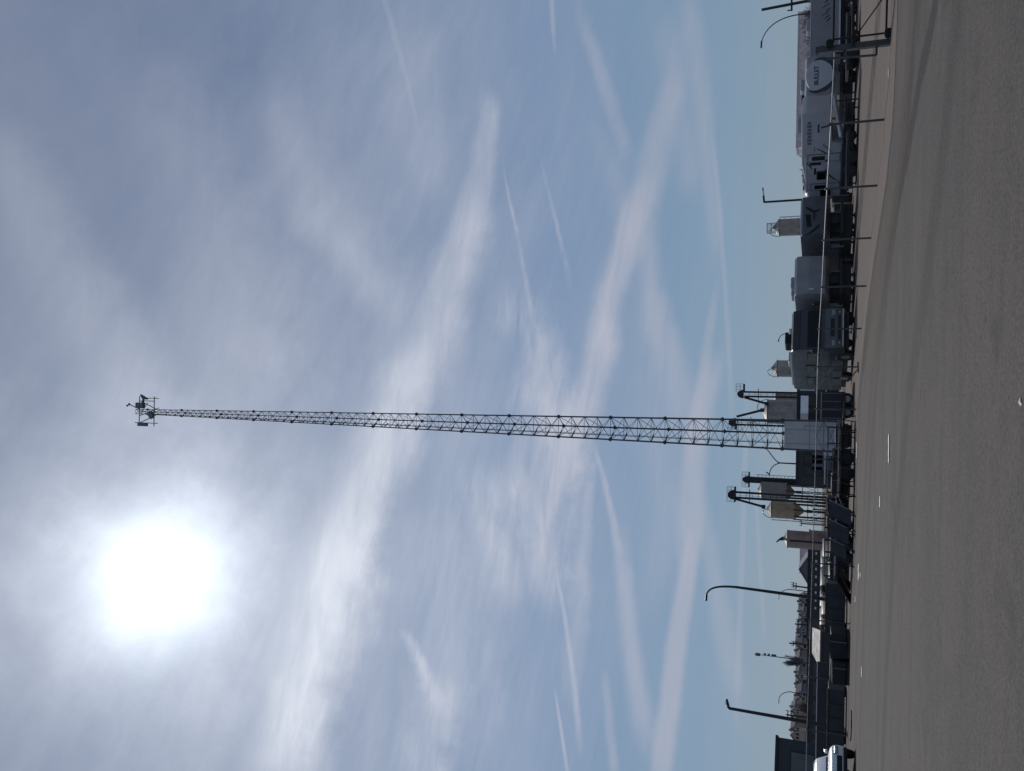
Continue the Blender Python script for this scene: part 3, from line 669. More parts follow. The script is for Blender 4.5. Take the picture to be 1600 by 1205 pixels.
def fy(v): return s*((366-v)/62.0*Wd)
for a, w_ in (([(fy(322), 2.75), (fy(329), 2.35), (fy(333), 2.25), (fy(325), 1.95)], .16), ([(fy(330), 2.35), (fy(336), 2.2), (fy(346), 2.35)], .12), ([(fy(352), 2.0), (fy(362), 2.3), (fy(368), 2.75)], .16)):
    stroke(r4, a, w_, w_*.4, front_plane(L+.01), BLACK, 'emblem_stroke', .02)
for k in range(5): MB().box((L+.005, fy(336+k*4), 2.62-.015*k), (.03, .15, .26)).build('block_letter', BLACK, r4)
window(r4, L-3.2, 2.2, .8, .5, s)
MB().box((L-1.3, s*1.25, 1.15), (.6, 1.3, .75), bev=.05).build('battery_box', BLACK, r4)
r5, L, s = fifth(458, 50.8, 532, 57.2, 3.32, 'plain grey raised-nose trailer between the bird emblem trailer and the motorhome', GREYG, WHITE)
MB().box((L+.02, s*.25, 2.35), (.2, .10, .3), bev=.03).build('side_lamp', TRIM, r5)
for x, w_ in ((L-1.2, .5), (L-2.4, .8)): roof_unit(r5, x, s, Wd, 3.32, w_, .26)
MB().box((L-1.5, s*1.2, .9), (.9, 1.5, .8), bev=.05).build('hitch_shroud', BLACK, r5)
# --- motorhome
H = 3.42; Wd = 2.55
mh, L, s = placed(545, 50.0, 610, 56.5, Wd, 'dark motorhome facing the camera with a huge black windshield, sloping roof line and mirrors', 'motorhome', 'motorhome', GR)
DKB = mat('dark bronze coach paint', (.045, .047, .052), .32, .2, .12, 1.0, dirt=.12)
GB = mat('grey coach paint', (.105, .11, .115), .35, .1, .1, 1.2, dirt=.15)
b = MB(); b.prism([(0, .55), (0, H-.15), (.3, H), (L-.9, H), (L-.35, H-.12), (L-.12, H-.5), (L-.02, 1.75), (L, 1.6), (L+.06, 1.0), (L, .62), (L-.2, .5)], 0, s*Wd, .09, 3); b.build('body', DKB, mh)
MB().prism([(L-.17, H-.58), (L-.125, H-.60), (L+.012, 1.78), (L-.03, 1.78)], s*.12, s*(Wd-.12), .0).build('windshield', GLASS, mh)
MB().prism([(L-.72, H+.01), (L-.30, H-.10), (L-.10, H-.48), (L-.2, H-.5)], s*.05, s*(Wd-.05), .02).build('front_cap', mat('dark cap paint', (.028, .026, .026), .3, .1, .1, 2), mh)
MB().prism([(L-.02, 1.60), (L+.05, 1.56), (L+.115, 1.0), (L+.09, .58), (L-.05, .52)], s*.04, s*(Wd-.04), .02).build('front_panel', GB, mh)
MB().box((L+.10, s*Wd/2, 1.18), (.06, 1.1, .22), bev=.02).build('grille', BLKMET, mh); MB().box((L+.125, s*Wd/2, .82), (.05, 1.5, .13), bev=.02).build('lower_grille', BLKMET, mh)
for y in (.32, Wd-.32):
    o = MB().box((L+.09, s*y, 1.12), (.08, .34, .2), bev=.04).build('headlight', CHROME, mh)
    MB().box((L+.13, s*y, .80), (.04, .16, .1), bev=.02).build('fog_lamp', CHROME, mh)
MB().box((L+.11, s*Wd/2, .62), (.05, 2.3, .07), bev=.02).build('bumper_trim', TRIM, mh)
for y, sg in ((-.02, -1), (Wd+.02, 1)):
    o = MB().bar((L-.1, s*y, 2.35), (L+.2, s*(y+sg*.18), 2.25), .03).build('mirror_arm', BLKMET, mh)
    MB().box((L+.2, s*(y+sg*.2), 2.05), (.12, .2, .42), bev=.03).build('mirror', BLKMET, o)
for y in (.55, Wd-.7): MB().bar((L+.0, s*y, 1.78), (L-.02, s*(y+.45), 2.35), .014).build('wiper', BLKMET, mh)
window(mh, L-1.2, 2.2, 1.2, .7, s); window(mh, L-3.0, 2.35, .9, .55, s); window(mh, L-5.2, 2.35, 1.3, .55, s)
pl = side_plane(s)
for a, w_, mt_ in (([(L-.3, 1.5), (L-2.5, 1.2), (L-4, 2.2), (L-6, 2.9)], .42, GB), ([(L-1, .95), (L-3, .9), (L-4.5, 1.7), (L-7.5, 2.1)], .26, MIDGRAPH), ([(.2, 1.2), (2.0, 1.1), (3.2, 1.9), (5.0, 1.9)], .3, GB)):
    stroke(mh, a, w_, w_*.5, pl, mt_, 'swoosh')
for x in (1.6, 3.0, 4.6): MB().box((x, -s*.012, .85), (1.1, .025, .5), bev=.01).build('storage_door', GB, mh)
MB().box((L/2, s*.06, H+.03), (L-1.6, .07, .08)).build('awning_tube', TRIM, mh)
roof_unit(mh, L*.72, s, Wd, H, 1.2, .42, BLACK); roof_unit(mh, L*.3, s, Wd, H, .9, .3)
MB().box((L*.85, s*Wd*.6, H+.08), (.3, .3, .16), bev=.04).build('roof_vent', TRIM, mh)
f = MB(); f.box((L/2, s*Wd/2, .45), (L-.6, Wd-.25, .3)); f.build('chassis', BLKMET, mh)
for x in (L-1.25, 2.2):
    MB().bar((x, -s*.01, .50), (x, s*.25, .50), .56, n=28).build('wheel_arch', BLACK, mh)
    wheel(mh, x, s*.14, .46, .28, -s); wheel(mh, x, s*(Wd-.2), .46, .28, s, False)
# --- dark box trailer left of the motorhome
bt, L, s = placed(656, 50.5, 612, 50.5, 2.4, 'low dark enclosed cargo trailer standing between the motorhome and the tower base', 'trailer', 'cargo_trailer', GR)
if L:
    MB().box((L/2, s*1.6, 1.08), (L, 3.2, 1.30), bev=.04).build('body', mat('slate trailer skin', (.020, .021, .025), .6, .1, .15, 1.2, dirt=.3), bt)
    for x in (L*.06, L*.35, L*.65, L*.94): MB().box((x, -s*.008, 1.08), (.05, .03, 1.26)).build('post_trim', MIDGRAPH, bt)
    MB().box((L/2, -s*.012, .60), (L-.1, .04, .10)).build('bottom_rail', BLKMET, bt)
    MB().box((L/2, s*1.6, .40), (L-.2, 2.6, .12)).build('chassis', BLKMET, bt)
    wheel(bt, L*.72, s*.3, .34, .22, -s); wheel(bt, L*.25, s*.3, .34, .22, -s); wheel(bt, L*.5, s*2.8, .34, .22, s, False)
# --- flatbed trailers and ramps around the tower foot
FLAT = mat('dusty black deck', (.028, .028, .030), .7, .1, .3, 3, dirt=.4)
def flatbed(v0, v1, Y, Yr, h, label, ramp=True, stakes=0, group='flatbed trailers in shadow behind the fence'):
    r, L, s = placed(v1, Y, v0, Yr, 2.3, label, 'trailer', 'flatbed_trailer', group)
    MB().box((L/2, s*1.15, h), (L, 2.3, .14)).box((L/2, s*.3, h-.16), (L-.3, .12, .2)).box((L/2, s*2.0, h-.16), (L-.3, .12, .2)).build('deck', FLAT, r)
    for x in (L*.32, L*.32+.85): wheel(r, x, s*.15, .37, .24, -s, True, BLKMET); wheel(r, x, s*2.15, .37, .24, s, False)
    MB().bar((L, s*.4, h-.15), (L+1.3, s*1.15, h-.2), .06).bar((L, s*1.9, h-.15), (L+1.3, s*1.15, h-.2), .06).build('drawbar', BLKMET, r)
    MB().bar((L+1.0, s*1.15, 0), (L+1.0, s*1.15, h+.2), .045).build('jack', BLKMET, r)
    MB().box((L/2, -s*.03, h+.11), (L-.2, .05, .06)).build('side_rail', MIDGRAPH, r)
    if stakes:
        for k in range(stakes):
            x = .2+(L-.4)*k/(stakes-1); MB().box((x, -s*.0, h+.35), (.07, .07, .6)).build('stake', BLKMET, r)
        MB().box((L/2, -s*.0, h+.62), (L-.3, .06, .07)).build('upper_rail', MIDGRAPH, r)
    if ramp:
        for y in (.1, 1.3):
            MB().prism([(0, h), (-.05, h+.04), (-1.55, .06), (-1.5, .0)], s*y, s*(y+.9), .0).build('ramp', FLAT, r)
    return r
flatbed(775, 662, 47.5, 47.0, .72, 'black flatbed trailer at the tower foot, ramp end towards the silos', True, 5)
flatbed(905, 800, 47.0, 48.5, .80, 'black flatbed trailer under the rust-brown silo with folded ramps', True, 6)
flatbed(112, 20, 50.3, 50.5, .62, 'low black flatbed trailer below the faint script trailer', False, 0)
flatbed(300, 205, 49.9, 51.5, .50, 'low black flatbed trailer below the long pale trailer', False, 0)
# tall tilted ramp gates leaning up
RM = mat('dark expanded steel ramp', (.035, .036, .040), .6, .3, .3, 2, dirt=.3)
for k, (va, vb, ut, ub, sh, lab) in enumerate(((782, 806, 1297, 1330, 16, 'tilted dark ramp gate with pale edge nearest the tower, standing on splayed legs'), (812, 838, 1297, 1326, 14, 'tilted dark ramp gate with pale edge below the tan hopper silo'), (842, 864, 1298, 1322, 12, 'tilted dark ramp gate farthest from the tower, below the brown silo'))):
    Y = 44.6+k*.5
    a, b_, c_, d_ = at(ut, va, Y+.6), at(ut, vb, Y+.6), at(ub, vb+sh, Y), at(ub, va+sh, Y)
    o_ = Vector((c_.x, c_.y, 0)); rt = empty('ramp_gate', o_, 0, lab, 'ramp', 'ramp gates left of the tower foot')
    m_ = MB(); vs_ = [m_.b.verts.new(p-o_) for p in (a, b_, c_, d_)]; v2_ = [m_.b.verts.new(p-o_+Vector((0, .06, 0))) for p in (a, b_, c_, d_)]
    m_.b.faces.new(vs_); m_.b.faces.new(v2_[::-1])
    for i in range(4): m_.b.faces.new((vs_[i], v2_[i], v2_[(i+1) % 4], vs_[(i+1) % 4]))
    bmesh.ops.recalc_face_normals(m_.b, faces=m_.b.faces[:]); m_.build('ramp_plate', RM, rt)
    MB().bar(a-o_, d_-o_, .035).build('edge_tube', MIDGRAPH, rt); MB().bar(b_-o_, c_-o_, .03).build('edge_tube', BLKMET, rt)
    for p in (c_, d_): MB().bar(p-o_+Vector((0, .03, .1)), Vector((p.x-.25-o_.x, p.y-.3-o_.y, 0)), .04).build('leg', BLKMET, rt)
    MB().bar(a-o_+Vector((0, .1, 0)), Vector((a.x-o_.x+.2, a.y-o_.y+.9, 0)), .04).build('prop', BLKMET, rt)
# clutter legs: sawhorses
for k, (v, u) in enumerate(((745, 1337), (762, 1336), (690, 1338), (668, 1337))):
    p = gnd(u, v); r = empty('sawhorse', (p.x, p.y+.6, 0), radians(20*k-25), ('dark steel sawhorse just right of the ramp gates', 'dark steel sawhorse nearest the ramp gates', 'dark steel sawhorse in front of the white tower sheeting', 'dark steel sawhorse below the right edge of the tower sheeting')[k], 'sawhorse', 'sawhorses behind the fence')
    MB().box((0, 0, .7), (1.1, .1, .09)).build('top_beam', BLKMET, r)
    for x in (-.45, .45):
        for y in (-1, 1): MB().bar((x, 0, .68), (x*1.15, y*.28, 0), .028).build('leg', BLKMET, r)
POLEM_ = mat('dark pallet timber', (.05, .042, .035), .85, 0, .2, 4)
# ------------------------------------------------------------------ dark steel bins
BIN = mat('blue-grey bin paint', (.030, .034, .042), .55, .1, .2, 1.1, dirt=.25)
def bin_(v0, v1, ut, ub, lab):
    Y = gnd(ub, (v0+v1)/2).y+.3; a, b_ = xat(v0, Y), xat(v1, Y); L = abs(a-b_); zt = zat(ut, (v0+v1)/2, Y)
    r = empty('steel_bin', ((a+b_)/2, Y, 0), 0, lab, 'bin', 'dark steel bins along the fence')
    D = 1.8
    m_ = MB(); m_.box((0, D/2, zt/2+.05), (L, D, zt-.1), bev=.02); m_.build('bin_shell', BIN, r)
    n = max(3, int(L/.75))
    for i in range(n+1): MB().box((-L/2+.06+(L-.12)*i/n, -.035, zt/2+.05), (.07, .07, zt-.16)).build('rib', BIN, r)
    MB().box((0, -.02, zt+.03), (L+.08, .12, .08)).box((0, D+.02, zt+.03), (L+.08, .12, .08)).build('rim', BIN, r)
    for x in (-L/2+.3, L/2-.3): MB().bar((x, .1, .09), (x, D-.1, .09), .09, n=10).build('roller', BLKMET, r)
    return r
bin_(912, 990, 1291, 1323.5, 'low dark steel bin right of the flatbed, below the curved lamp pole')
bin_(1077, 1166, 1294, 1322.5, 'low dark steel bin beside the white car')
# low black stacks filling the yard; those by the trailers added to darken gaps
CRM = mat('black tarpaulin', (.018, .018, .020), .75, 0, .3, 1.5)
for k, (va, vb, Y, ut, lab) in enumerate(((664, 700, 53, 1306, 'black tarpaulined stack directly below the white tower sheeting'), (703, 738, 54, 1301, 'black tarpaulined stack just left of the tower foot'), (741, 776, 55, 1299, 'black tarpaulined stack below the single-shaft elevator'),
        (779, 806, 57, 1291, 'tallest black tarpaulined stack, below the tan hopper silo'), (809, 842, 55, 1292, 'black tarpaulined stack below the brown silo'), (846, 880, 53, 1296, 'black tarpaulined stack below the pale hall'), (882, 910, 54, 1297, 'black tarpaulined stack right of the steel bin'), (318, 350, 58, 1303, 'black tarpaulined stack added to darken the gap under the bird emblem trailer'), (300, 316, 60, 1300, 'black tarpaulined stack added to darken the gap behind the long pale trailer'), (993, 1030, 50, 1296, 'black tarpaulined stack under the white-roofed shed'), (1034, 1072, 50, 1298, 'black tarpaulined stack between the shed and the left bin'))):
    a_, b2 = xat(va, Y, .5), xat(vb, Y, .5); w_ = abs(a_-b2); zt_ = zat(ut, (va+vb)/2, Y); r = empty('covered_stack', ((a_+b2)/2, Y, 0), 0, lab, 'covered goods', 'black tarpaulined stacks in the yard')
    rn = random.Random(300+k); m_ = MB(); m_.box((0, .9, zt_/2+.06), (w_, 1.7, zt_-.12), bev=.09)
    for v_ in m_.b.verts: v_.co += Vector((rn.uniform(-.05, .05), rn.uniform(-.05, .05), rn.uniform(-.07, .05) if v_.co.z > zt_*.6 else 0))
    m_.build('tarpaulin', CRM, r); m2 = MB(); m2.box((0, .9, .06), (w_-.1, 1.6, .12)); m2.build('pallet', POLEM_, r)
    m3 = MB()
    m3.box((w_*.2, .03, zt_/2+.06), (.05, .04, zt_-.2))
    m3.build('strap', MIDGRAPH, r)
# ------------------------------------------------------------------ white car, nose towards the right of the upright view
def car(v_front, Y, L, H, label, facing=1, mt=None):
    x = xat(v_front, Y, .6); r = empty('parked_car', (x, Y, 0), 0, label, 'car')
    CP = mt or mat('white car paint', (.72, .75, .78), .25, 0, .03, 1)
    k = H/1.75
    # local x: 0 at the nose, negative to the rear
    body = [(-.0, .42), (.02, .75*k), (-.10, .98*k), (-.45, 1.07*k), (-1.35, 1.13*k), (-L+.4, 1.13*k), (-L+.02, 1.0*k), (-L, .45), (-L+.3, .34), (-.25, .32)]
    MB().prism(body, 0, 1.85, .10, 3).build('body', CP, r, True)
    cab_ = [(-1.22, 1.08*k), (-2.05, 1.66*k), (-2.5, H), (-L+1.0, H), (-L+.35, 1.5*k), (-L+.12, 1.08*k)]
    MB().prism(cab_, .10, 1.75, .10, 3).build('cabin', CP, r, True)
    MB().prism([(-1.32, 1.14*k), (-2.05, 1.60*k), (-2.12, 1.60*k), (-1.4, 1.12*k)], .24, 1.61, .0).build('windshield', GLASS, r)
    ws = MB(); ws.prism([(-1.27, 1.12*k), (-2.06, 1.645*k), (-2.09, 1.63*k), (-1.3, 1.10*k)], .2, 1.65); ws.build('windshield_glass', mat('sky-lit car glass', (.02, .025, .03), .03, 0, .02, 1), r)
    for y in (.085, 1.765):
        for a, b_ in ((-1.75, -2.75), (-2.85, -3.75)): MB().prism([(a, 1.17*k), (a-.35 if a > -2 else a, 1.58*k), (b_, 1.60*k), (b_, 1.17*k)], y-.012, y+.012).build('side_window', GLASS, r)
    MB().box((-2.8, -.004, .72), (.012, .012, .7)).box((-1.75, -.004, .72), (.012, .012, .7)).build('door_seam', BLKMET, r)
    MB().box((-2.35, -.02, .95*k), (.16, .03, .035)).build('door_handle', CHROME, r)
    for y in (.25, 1.6): MB().box((.0, y, .80*k), (.12, .36, .17), bev=.04).build('headlight', CHROME, r)
    MB().box((.02, .925, .66*k), (.05, .9, .22), bev=.02).build('grille', BLKMET, r); MB().box((.0, .925, .42), (.10, 1.7, .16), bev=.04).build('bumper', BLKMET, r)
    for x_ in (-.85, -L+.85):
        MB().bar((x_, -.015, .37), (x_, .12, .37), .43, n=28).build('wheel_arch', BLACK, r)
        wheel(r, x_, .07, .35, .22, -1); wheel(r, x_, 1.78, .35, .22, 1, False)
    for y in (-.14, 1.99): MB().box((-1.62, y, 1.22*k), (.14, .2, .15), bev=.04).build('mirror', CP, r)
    MB().bar((-.6, .85, .2), (-L+.6, .85, .2), .12).build('underbody', BLKMET, r)
    MB().box((-3.0, .2, H+.035), (1.6, .04, .04)).box((-3.0, 1.65, H+.035), (1.6, .04, .04)).build('roof_rail', BLKMET, r)
    return r
cr_ = car(1231, 39.4, 4.7, 1.76, 'white car at the left edge in front of the fence, nose pointing towards the bins'); cr_.rotation_euler = (0, 0, radians(-50))
# ------------------------------------------------------------------ street lamps and poles
LAMPM = mat('dark lamp pole paint', (.022, .026, .030), .45, .3, .1, 4)
def lamp_root(v, Y, label, cat='street lamp', name='street_lamp', group='street lamps', z=2):
    x = xat(v, Y, z); return empty(name, (x, Y, 0), 0, label, cat, group)
def L3(r, u, v, dy=0): p = at(u, v, r.location.y+dy); return p-Vector(r.location)
def bez(ps, n=14):
    out = []
    for i in range(n+1):
        q = [Vector(p) for p in ps]
        while len(q) > 1: q = [q[k].lerp(q[k+1], i/n) for k in range(len(q)-1)]
        out.append(q[0])
    return out
def head(r, p, d, l=.7, w=.28, mt=None, name='lamp_head'):
    d = Vector(d).normalized(); q = d.to_track_quat('X', 'Z').to_matrix().to_4x4()
    return MB().box(p+d*l/2, (l, w, .13), M=q, bev=.03).build(name, mt or LAMPM, r)
# tall curved-arm lamp, left of the brown silo
r = lamp_root(931, 60, 'tall street lamp with long curved arm, standing over the dark steel bin', z=4)
MB().bar((0, 0, 0), L3(r, 1150, 917.5), .13, .09, 10).build('pole', LAMPM, r); MB().tube(bez([L3(r, 1150, 917.5), L3(r, 1122, 915), L3(r, 1106, 917), L3(r, 1103, 932)]), .085, .05, 8).build('arm', LAMPM, r)
head(r, L3(r, 1104, 929), L3(r, 1103.5, 937)-L3(r, 1104, 929), .45, .28); MB().box((0, 0, .15), (.4, .4, .3)).build('base', CONC, r)
r = lamp_root(1131, 58, 'tall straight street lamp with short angled head, nearest the dark building', z=2)
MB().bar((0, 0, 0), L3(r, 1140, 1107), .14, .10, 10).build('pole', LAMPM, r)
MB().bar(L3(r, 1140.5, 1108), L3(r, 1137, 1103), .09).build('arm', LAMPM, r); head(r, L3(r, 1138.5, 1104.5), L3(r, 1135.5, 1094)-L3(r, 1138.5, 1104.5), .5, .3)
MB().ball(L3(r, 1135, 1099.5), .09).build('photocell', mat('glinting sensor glass', (.8, .8, .8), .1, .9, 0, 1), r)
MB().box((0, 0, .15), (.4, .4, .3)).build('base', CONC, r)
r = lamp_root(17, 74, 'slender street lamp with wide curved arm at the right edge, beside the utility pole', z=4)
MB().bar((0, 0, 0), L3(r, 1258, 22), .10, .06, 8).build('pole', LAMPM, r); MB().tube(bez([L3(r, 1258, 22), L3(r, 1222, 24), L3(r, 1196, 40), L3(r, 1190, 66)]), .055, .035, 8).build('arm', LAMPM, r)
head(r, L3(r, 1190, 64), L3(r, 1189.3, 76)-L3(r, 1190, 64), .62, .16)
r = lamp_root(312.5, 66, 'square-armed street lamp with pale lit-looking head, beside the small corrugated silo', z=4)
MB().bar((0, 0, 0), L3(r, 1194, 316), .09, .08, 8).build('pole', LAMPM, r); MB().bar(L3(r, 1194, 316.5), L3(r, 1193, 305), .075).build('arm', LAMPM, r)
head(r, L3(r, 1193, 306), L3(r, 1192.3, 298)-L3(r, 1193, 306), .42, .2, mat('pale lamp housing', (.75, .75, .72), .4, .1, .05, 3)); MB().bar(L3(r, 1192.3, 298), L3(r, 1192, 293), .07, .03).build('lamp_tip', LAMPM, r)
r = lamp_root(521, 110, 'small curved street lamp rising behind the motorhome roof', z=6)
MB().bar((0, 0, 0), L3(r, 1231, 521), .09, .06, 8).build('pole', LAMPM, r); MB().tube(bez([L3(r, 1231, 521), L3(r, 1222, 521), L3(r, 1217, 526), L3(r, 1217, 532)], 8), .055, .04).build('arm', LAMPM, r); head(r, L3(r, 1217, 530), L3(r, 1216, 535)-L3(r, 1217, 530), .35, .2)
r = lamp_root(724, 105, 'double-arm street lamp with two upswept arms, just left of the tower', z=6)
MB().bar((0, 0, 0), L3(r, 1218, 723.5), .11, .08, 8).build('pole', LAMPM, r)
for e, c in (((1194, 700), (1203, 705)), ((1200, 744), (1203, 729))):
    MB().tube(bez([L3(r, 1219, 723.5), L3(r, 1210, 722 if e[1] < 720 else 726), L3(r, *c), L3(r, e[0]+2, e[1])], 10), .07, .05).build('arm', LAMPM, r)
    head(r, L3(r, e[0]+3, e[1]+(2 if e[1] < 720 else -2)), L3(r, e[0]-1, e[1]-1)-L3(r, e[0]+3, e[1]+2), .55, .2)
for v_, u_, l_, lab in ((921, 1217, 935, 'small curved street lamp crossing behind the tall curved-arm lamp'), (1081, 1217, 1098, 'small curved street lamp over the far houses')):
    r = lamp_root(v_, 150, lab, z=8)
    MB().bar((0, 0, 0), L3(r, 1234, v_), .10, .07, 8).build('pole', LAMPM, r); MB().tube(bez([L3(r, 1234, v_), L3(r, 1222, v_+.5), L3(r, u_, v_+7), L3(r, u_, l_-3)], 10), .07, .05).build('arm', LAMPM, r); head(r, L3(r, u_, l_-4), L3(r, u_-.3, l_)-L3(r, u_, l_-4), .6, .25)
POLEM = mat('weathered timber pole', (.045, .038, .035), .8, 0, .2, 3)
def upole(v0, ut, vt, Y, arms, label, r0=.16):
    x = xat(v0, Y, 5); r = empty('utility_pole', (x, Y, 0), 0, label, 'utility pole', 'utility poles'); top = L3(r, ut, vt)
    MB().bar((0, 0, 0), top, r0, r0*.8, 8).build('pole', POLEM, r)
    for (ua, va, vb) in arms:
        a, b = L3(r, ua, va, -.2), L3(r, ua, vb, -.2); MB().bar(a, b, r0*.55, n=6).build('crossarm', POLEM, r)
        for t in (.05, .5, .95): q = a.lerp(b, t); MB().bar(q, q+Vector((0, 0, r0*2.4)), r0*.4, r0*.3).build('insulator', LAMPM, r)
upole(2, 1190, 15.5, 80, [(1237, -6, 17)], 'thick utility pole at the right edge with one crossarm and a thin stay wire')
upole(919, 1239, 915.5, 190, [(1239.5, 910, 918), (1244, 911, 920)], 'small utility pole with two crossarms, right of the tall curved-arm lamp', .2)
upole(976, 1242, 975, 230, [(1247, 967, 984)], 'distant utility pole above the row of gabled roofs, nearest the white shed', .24)
upole(1119, 1229, 1117, 190, [(1231, 1110, 1124), (1236, 1111, 1124)], 'small utility pole behind the straight lamp over the houses', .2)
upole(1007, 1233, 1005, 230, [(1240, 1002, 1009)], 'distant utility pole right of the thin radio mast', .24)
upole(818, 1252, 818, 150, [(1252, 813, 822)], 'short utility pole between the tan hopper silo and the brown silo', .13)
# radio mast
x = xat(1031, 400, 10); r = empty('radio_mast', (x, 400, 0), 0, 'very thin distant radio mast with small antennas above the houses', 'mast')
top = L3(r, 1176, 1023); top.x = 0
MB().bar((0, 0, 0), (0, 0, top.z*.98), .34, .16, 6).build('mast_tube', STEEL, r)
for u_ in (1184, 1195, 1201, 1207, 1211): q = L3(r, u_, 1025); MB().box((0 if u_ == 1184 else .5, 0, q.z), (1.3 if u_ == 1184 else .9, .6, 2.2 if u_ == 1184 else 1.1), bev=.1).build('mast_antenna', STEEL, r)
# ------------------------------------------------------------------ silos
def silo_mat(name, c, pitch=.35):
    if name in MATS: return MATS[name]
    m_ = corrugated(name, c, pitch, 2, .5, .2); return m_
def silo(v, w, Y, us, ue, ut, mt, label, hopper=None, hoop=True, legs=True, ladder=None, cap='cone', name='silo'):
    """us = top of the wall, ue = bottom of the wall, ut = tip of the roof, hopper = u of the spout"""
    x = xat(v, Y, zat(us, v, Y)); r = empty(name, (x, Y, 0), 0, label, 'silo', 'silos and bins beyond the yard')
    depth = (at(us, v, Y)-CAM).dot(F); R_ = w/2/FPX*depth
    z1, zt = zat(us, v, Y), zat(ut, v, Y); z0 = zat(ue, v, Y) if hopper else 0
    m_ = MB(); m_.lathe([(R_, z0), (R_, z1)], 32); m_.build('silo_wall', mt, r, True)
    for k in (1, 2): MB().lathe([(R_+.015, z0+(z1-z0)*k/3), (R_+.015, z0+(z1-z0)*k/3+.05)], 32).build('hoop_band', mt, r, True)
    m_ = MB(); m_.lathe([(R_+.10, z1), (R_+.08, z1+.08), (R_*.28, z1+(zt-z1)*.85), (R_*.22, zt), (R_*.05, zt+.1)], 32); m_.build('silo_roof', mat('pale silo roof', (.24, .23, .22), .6, .2, .1, 2), r, True)
    if hopper:
        zh = zat(hopper, v, Y); MB().lathe([(R_*.10, zh), (R_*.14, zh+.3), (R_, z0)], 32).build('hopper_cone', mt, r, True)
        MB().lathe([(.22, zh-.7), (.22, zh)], 12).build('spout', LAMPM, r)
        for k in range(8):
            a = 2*pi*k/8+.2; MB().bar((R_*cos(a), R_*sin(a), 0), (R_*cos(a), R_*sin(a), z0+.2), .085, n=6).build('leg', LAMPM, r)
        m_ = MB()
        for q in range(2):
            for k in range(8):
                a, b = 2*pi*k/8+.2, 2*pi*(k+1)/8+.2; zz = z0*(q+1)/3
                m_.bar((R_*cos(a), R_*sin(a), zz), (R_*cos(b), R_*sin(b), zz), .04, n=4).bar((R_*cos(a), R_*sin(a), zz-z0/3), (R_*cos(b), R_*sin(b), zz), .03, n=4)
        m_.build('leg_bracing', LAMPM, r)
    if hoop:
        hs = [(-.1*R_, 0, zt-.1), (.0, 0, zt+R_*.55), (R_*.55*hoop, 0, zt+R_*.75), (R_*1.0*hoop, 0, zt+.2), (R_*1.02*hoop, 0, z1+.1)]
        MB().tube(bez(hs, 10), .045, n=5).build('filling_pipe', LAMPM, r)
    if ladder:
        xs = ladder*(R_+.28); m_ = MB(); m_.bar((xs, -.2, .5), (xs, -.2, z1), .03, n=4).bar((xs, .2, .5), (xs, .2, z1), .03, n=4)
        z = .8
        while z < z1: m_.bar((xs, -.2, z), (xs, .2, z), .02, n=4).bar((xs-ladder*.28, 0, z), (xs, 0, z), .02, n=4); z += .9
        m_.build('ladder', LAMPM, r)
    m_ = MB(); m_.box((0, 0, .1), (2*R_+.6, 2*R_+.6, .2)); m_.build('silo_footing', CONC, r)
    return r, R_, zt, z1
TAN = silo_mat('tan silo sheet', (.46, .36, .23)); GRS = silo_mat('grey silo sheet', (.27, .25, .24)); BRS = silo_mat('rust-brown silo sheet', (.36, .26, .21)); PGS = silo_mat('pale grey silo sheet', (.44, .415, .38))
sA, RA, zA, z1A = silo(356, 26.5, 120, 1218, 1300, 1208, silo_mat('streaked grey silo sheet', (.38, .345, .29)), 'small streaked corrugated silo with railed cone roof, beside the square-armed lamp', None, -1, ladder=1)
m_ = MB()
for z in (zA+.25, zA+.8):
    for k in range(10): a, b = 2*pi*k/10, 2*pi*(k+1)/10; m_.bar((RA*.6*cos(a), RA*.6*sin(a), z), (RA*.6*cos(b), RA*.6*sin(b), z), .03, n=4)
for k in range(10): a = 2*pi*k/10; m_.bar((RA*.6*cos(a), RA*.6*sin(a), zA-.7), (RA*.6*cos(a), RA*.6*sin(a), zA+.8), .03, n=4)
m_.build('roof_railing', LAMPM, sA)
silo(576, 26, 125, 1215, 1300, 1205.5, PGS, 'pale grey silo with round filling pipe, behind the motorhome tail', None, -1)
silo(643, 37, 122, 1200, 1300, 1192, PGS, 'widest pale grey silo, directly right of the tower base', None, 1)
silo(622, 20, 135, 1213, 1300, 1210, GRS, 'darker grey silo half hidden behind the widest one', None, 0)
silo(766, 27, 132, 1191, 1230, 1184, GRS, 'grey hopper silo on legs behind the two left elevators', 1245, 0)
silo(795.5, 27, 122, 1206, 1242, 1198.5, TAN, 'tan hopper silo on legs with pale domed roof and a ladder', 1260, -1, ladder=-1)
sT, RT, zT, z1T = silo(842, 27, 112, 1231, 1300, 1224, BRS, 'rust-brown silo with dark bent roof vent, leftmost of the silos', None, 0)
MB().bar((0, 0, zT), (-.2, 0, zT+.5), .3, .14).bar((-.2, 0, zT+.5), (-.55, 0, zT+.85), .13, .08).build('roof_vent', LAMPM, sT)
MB().box((-RT*.0, -RT-.02, z1T*.5), (.22, .08, z1T*.9)).build('seam_ladder', LAMPM, sT)
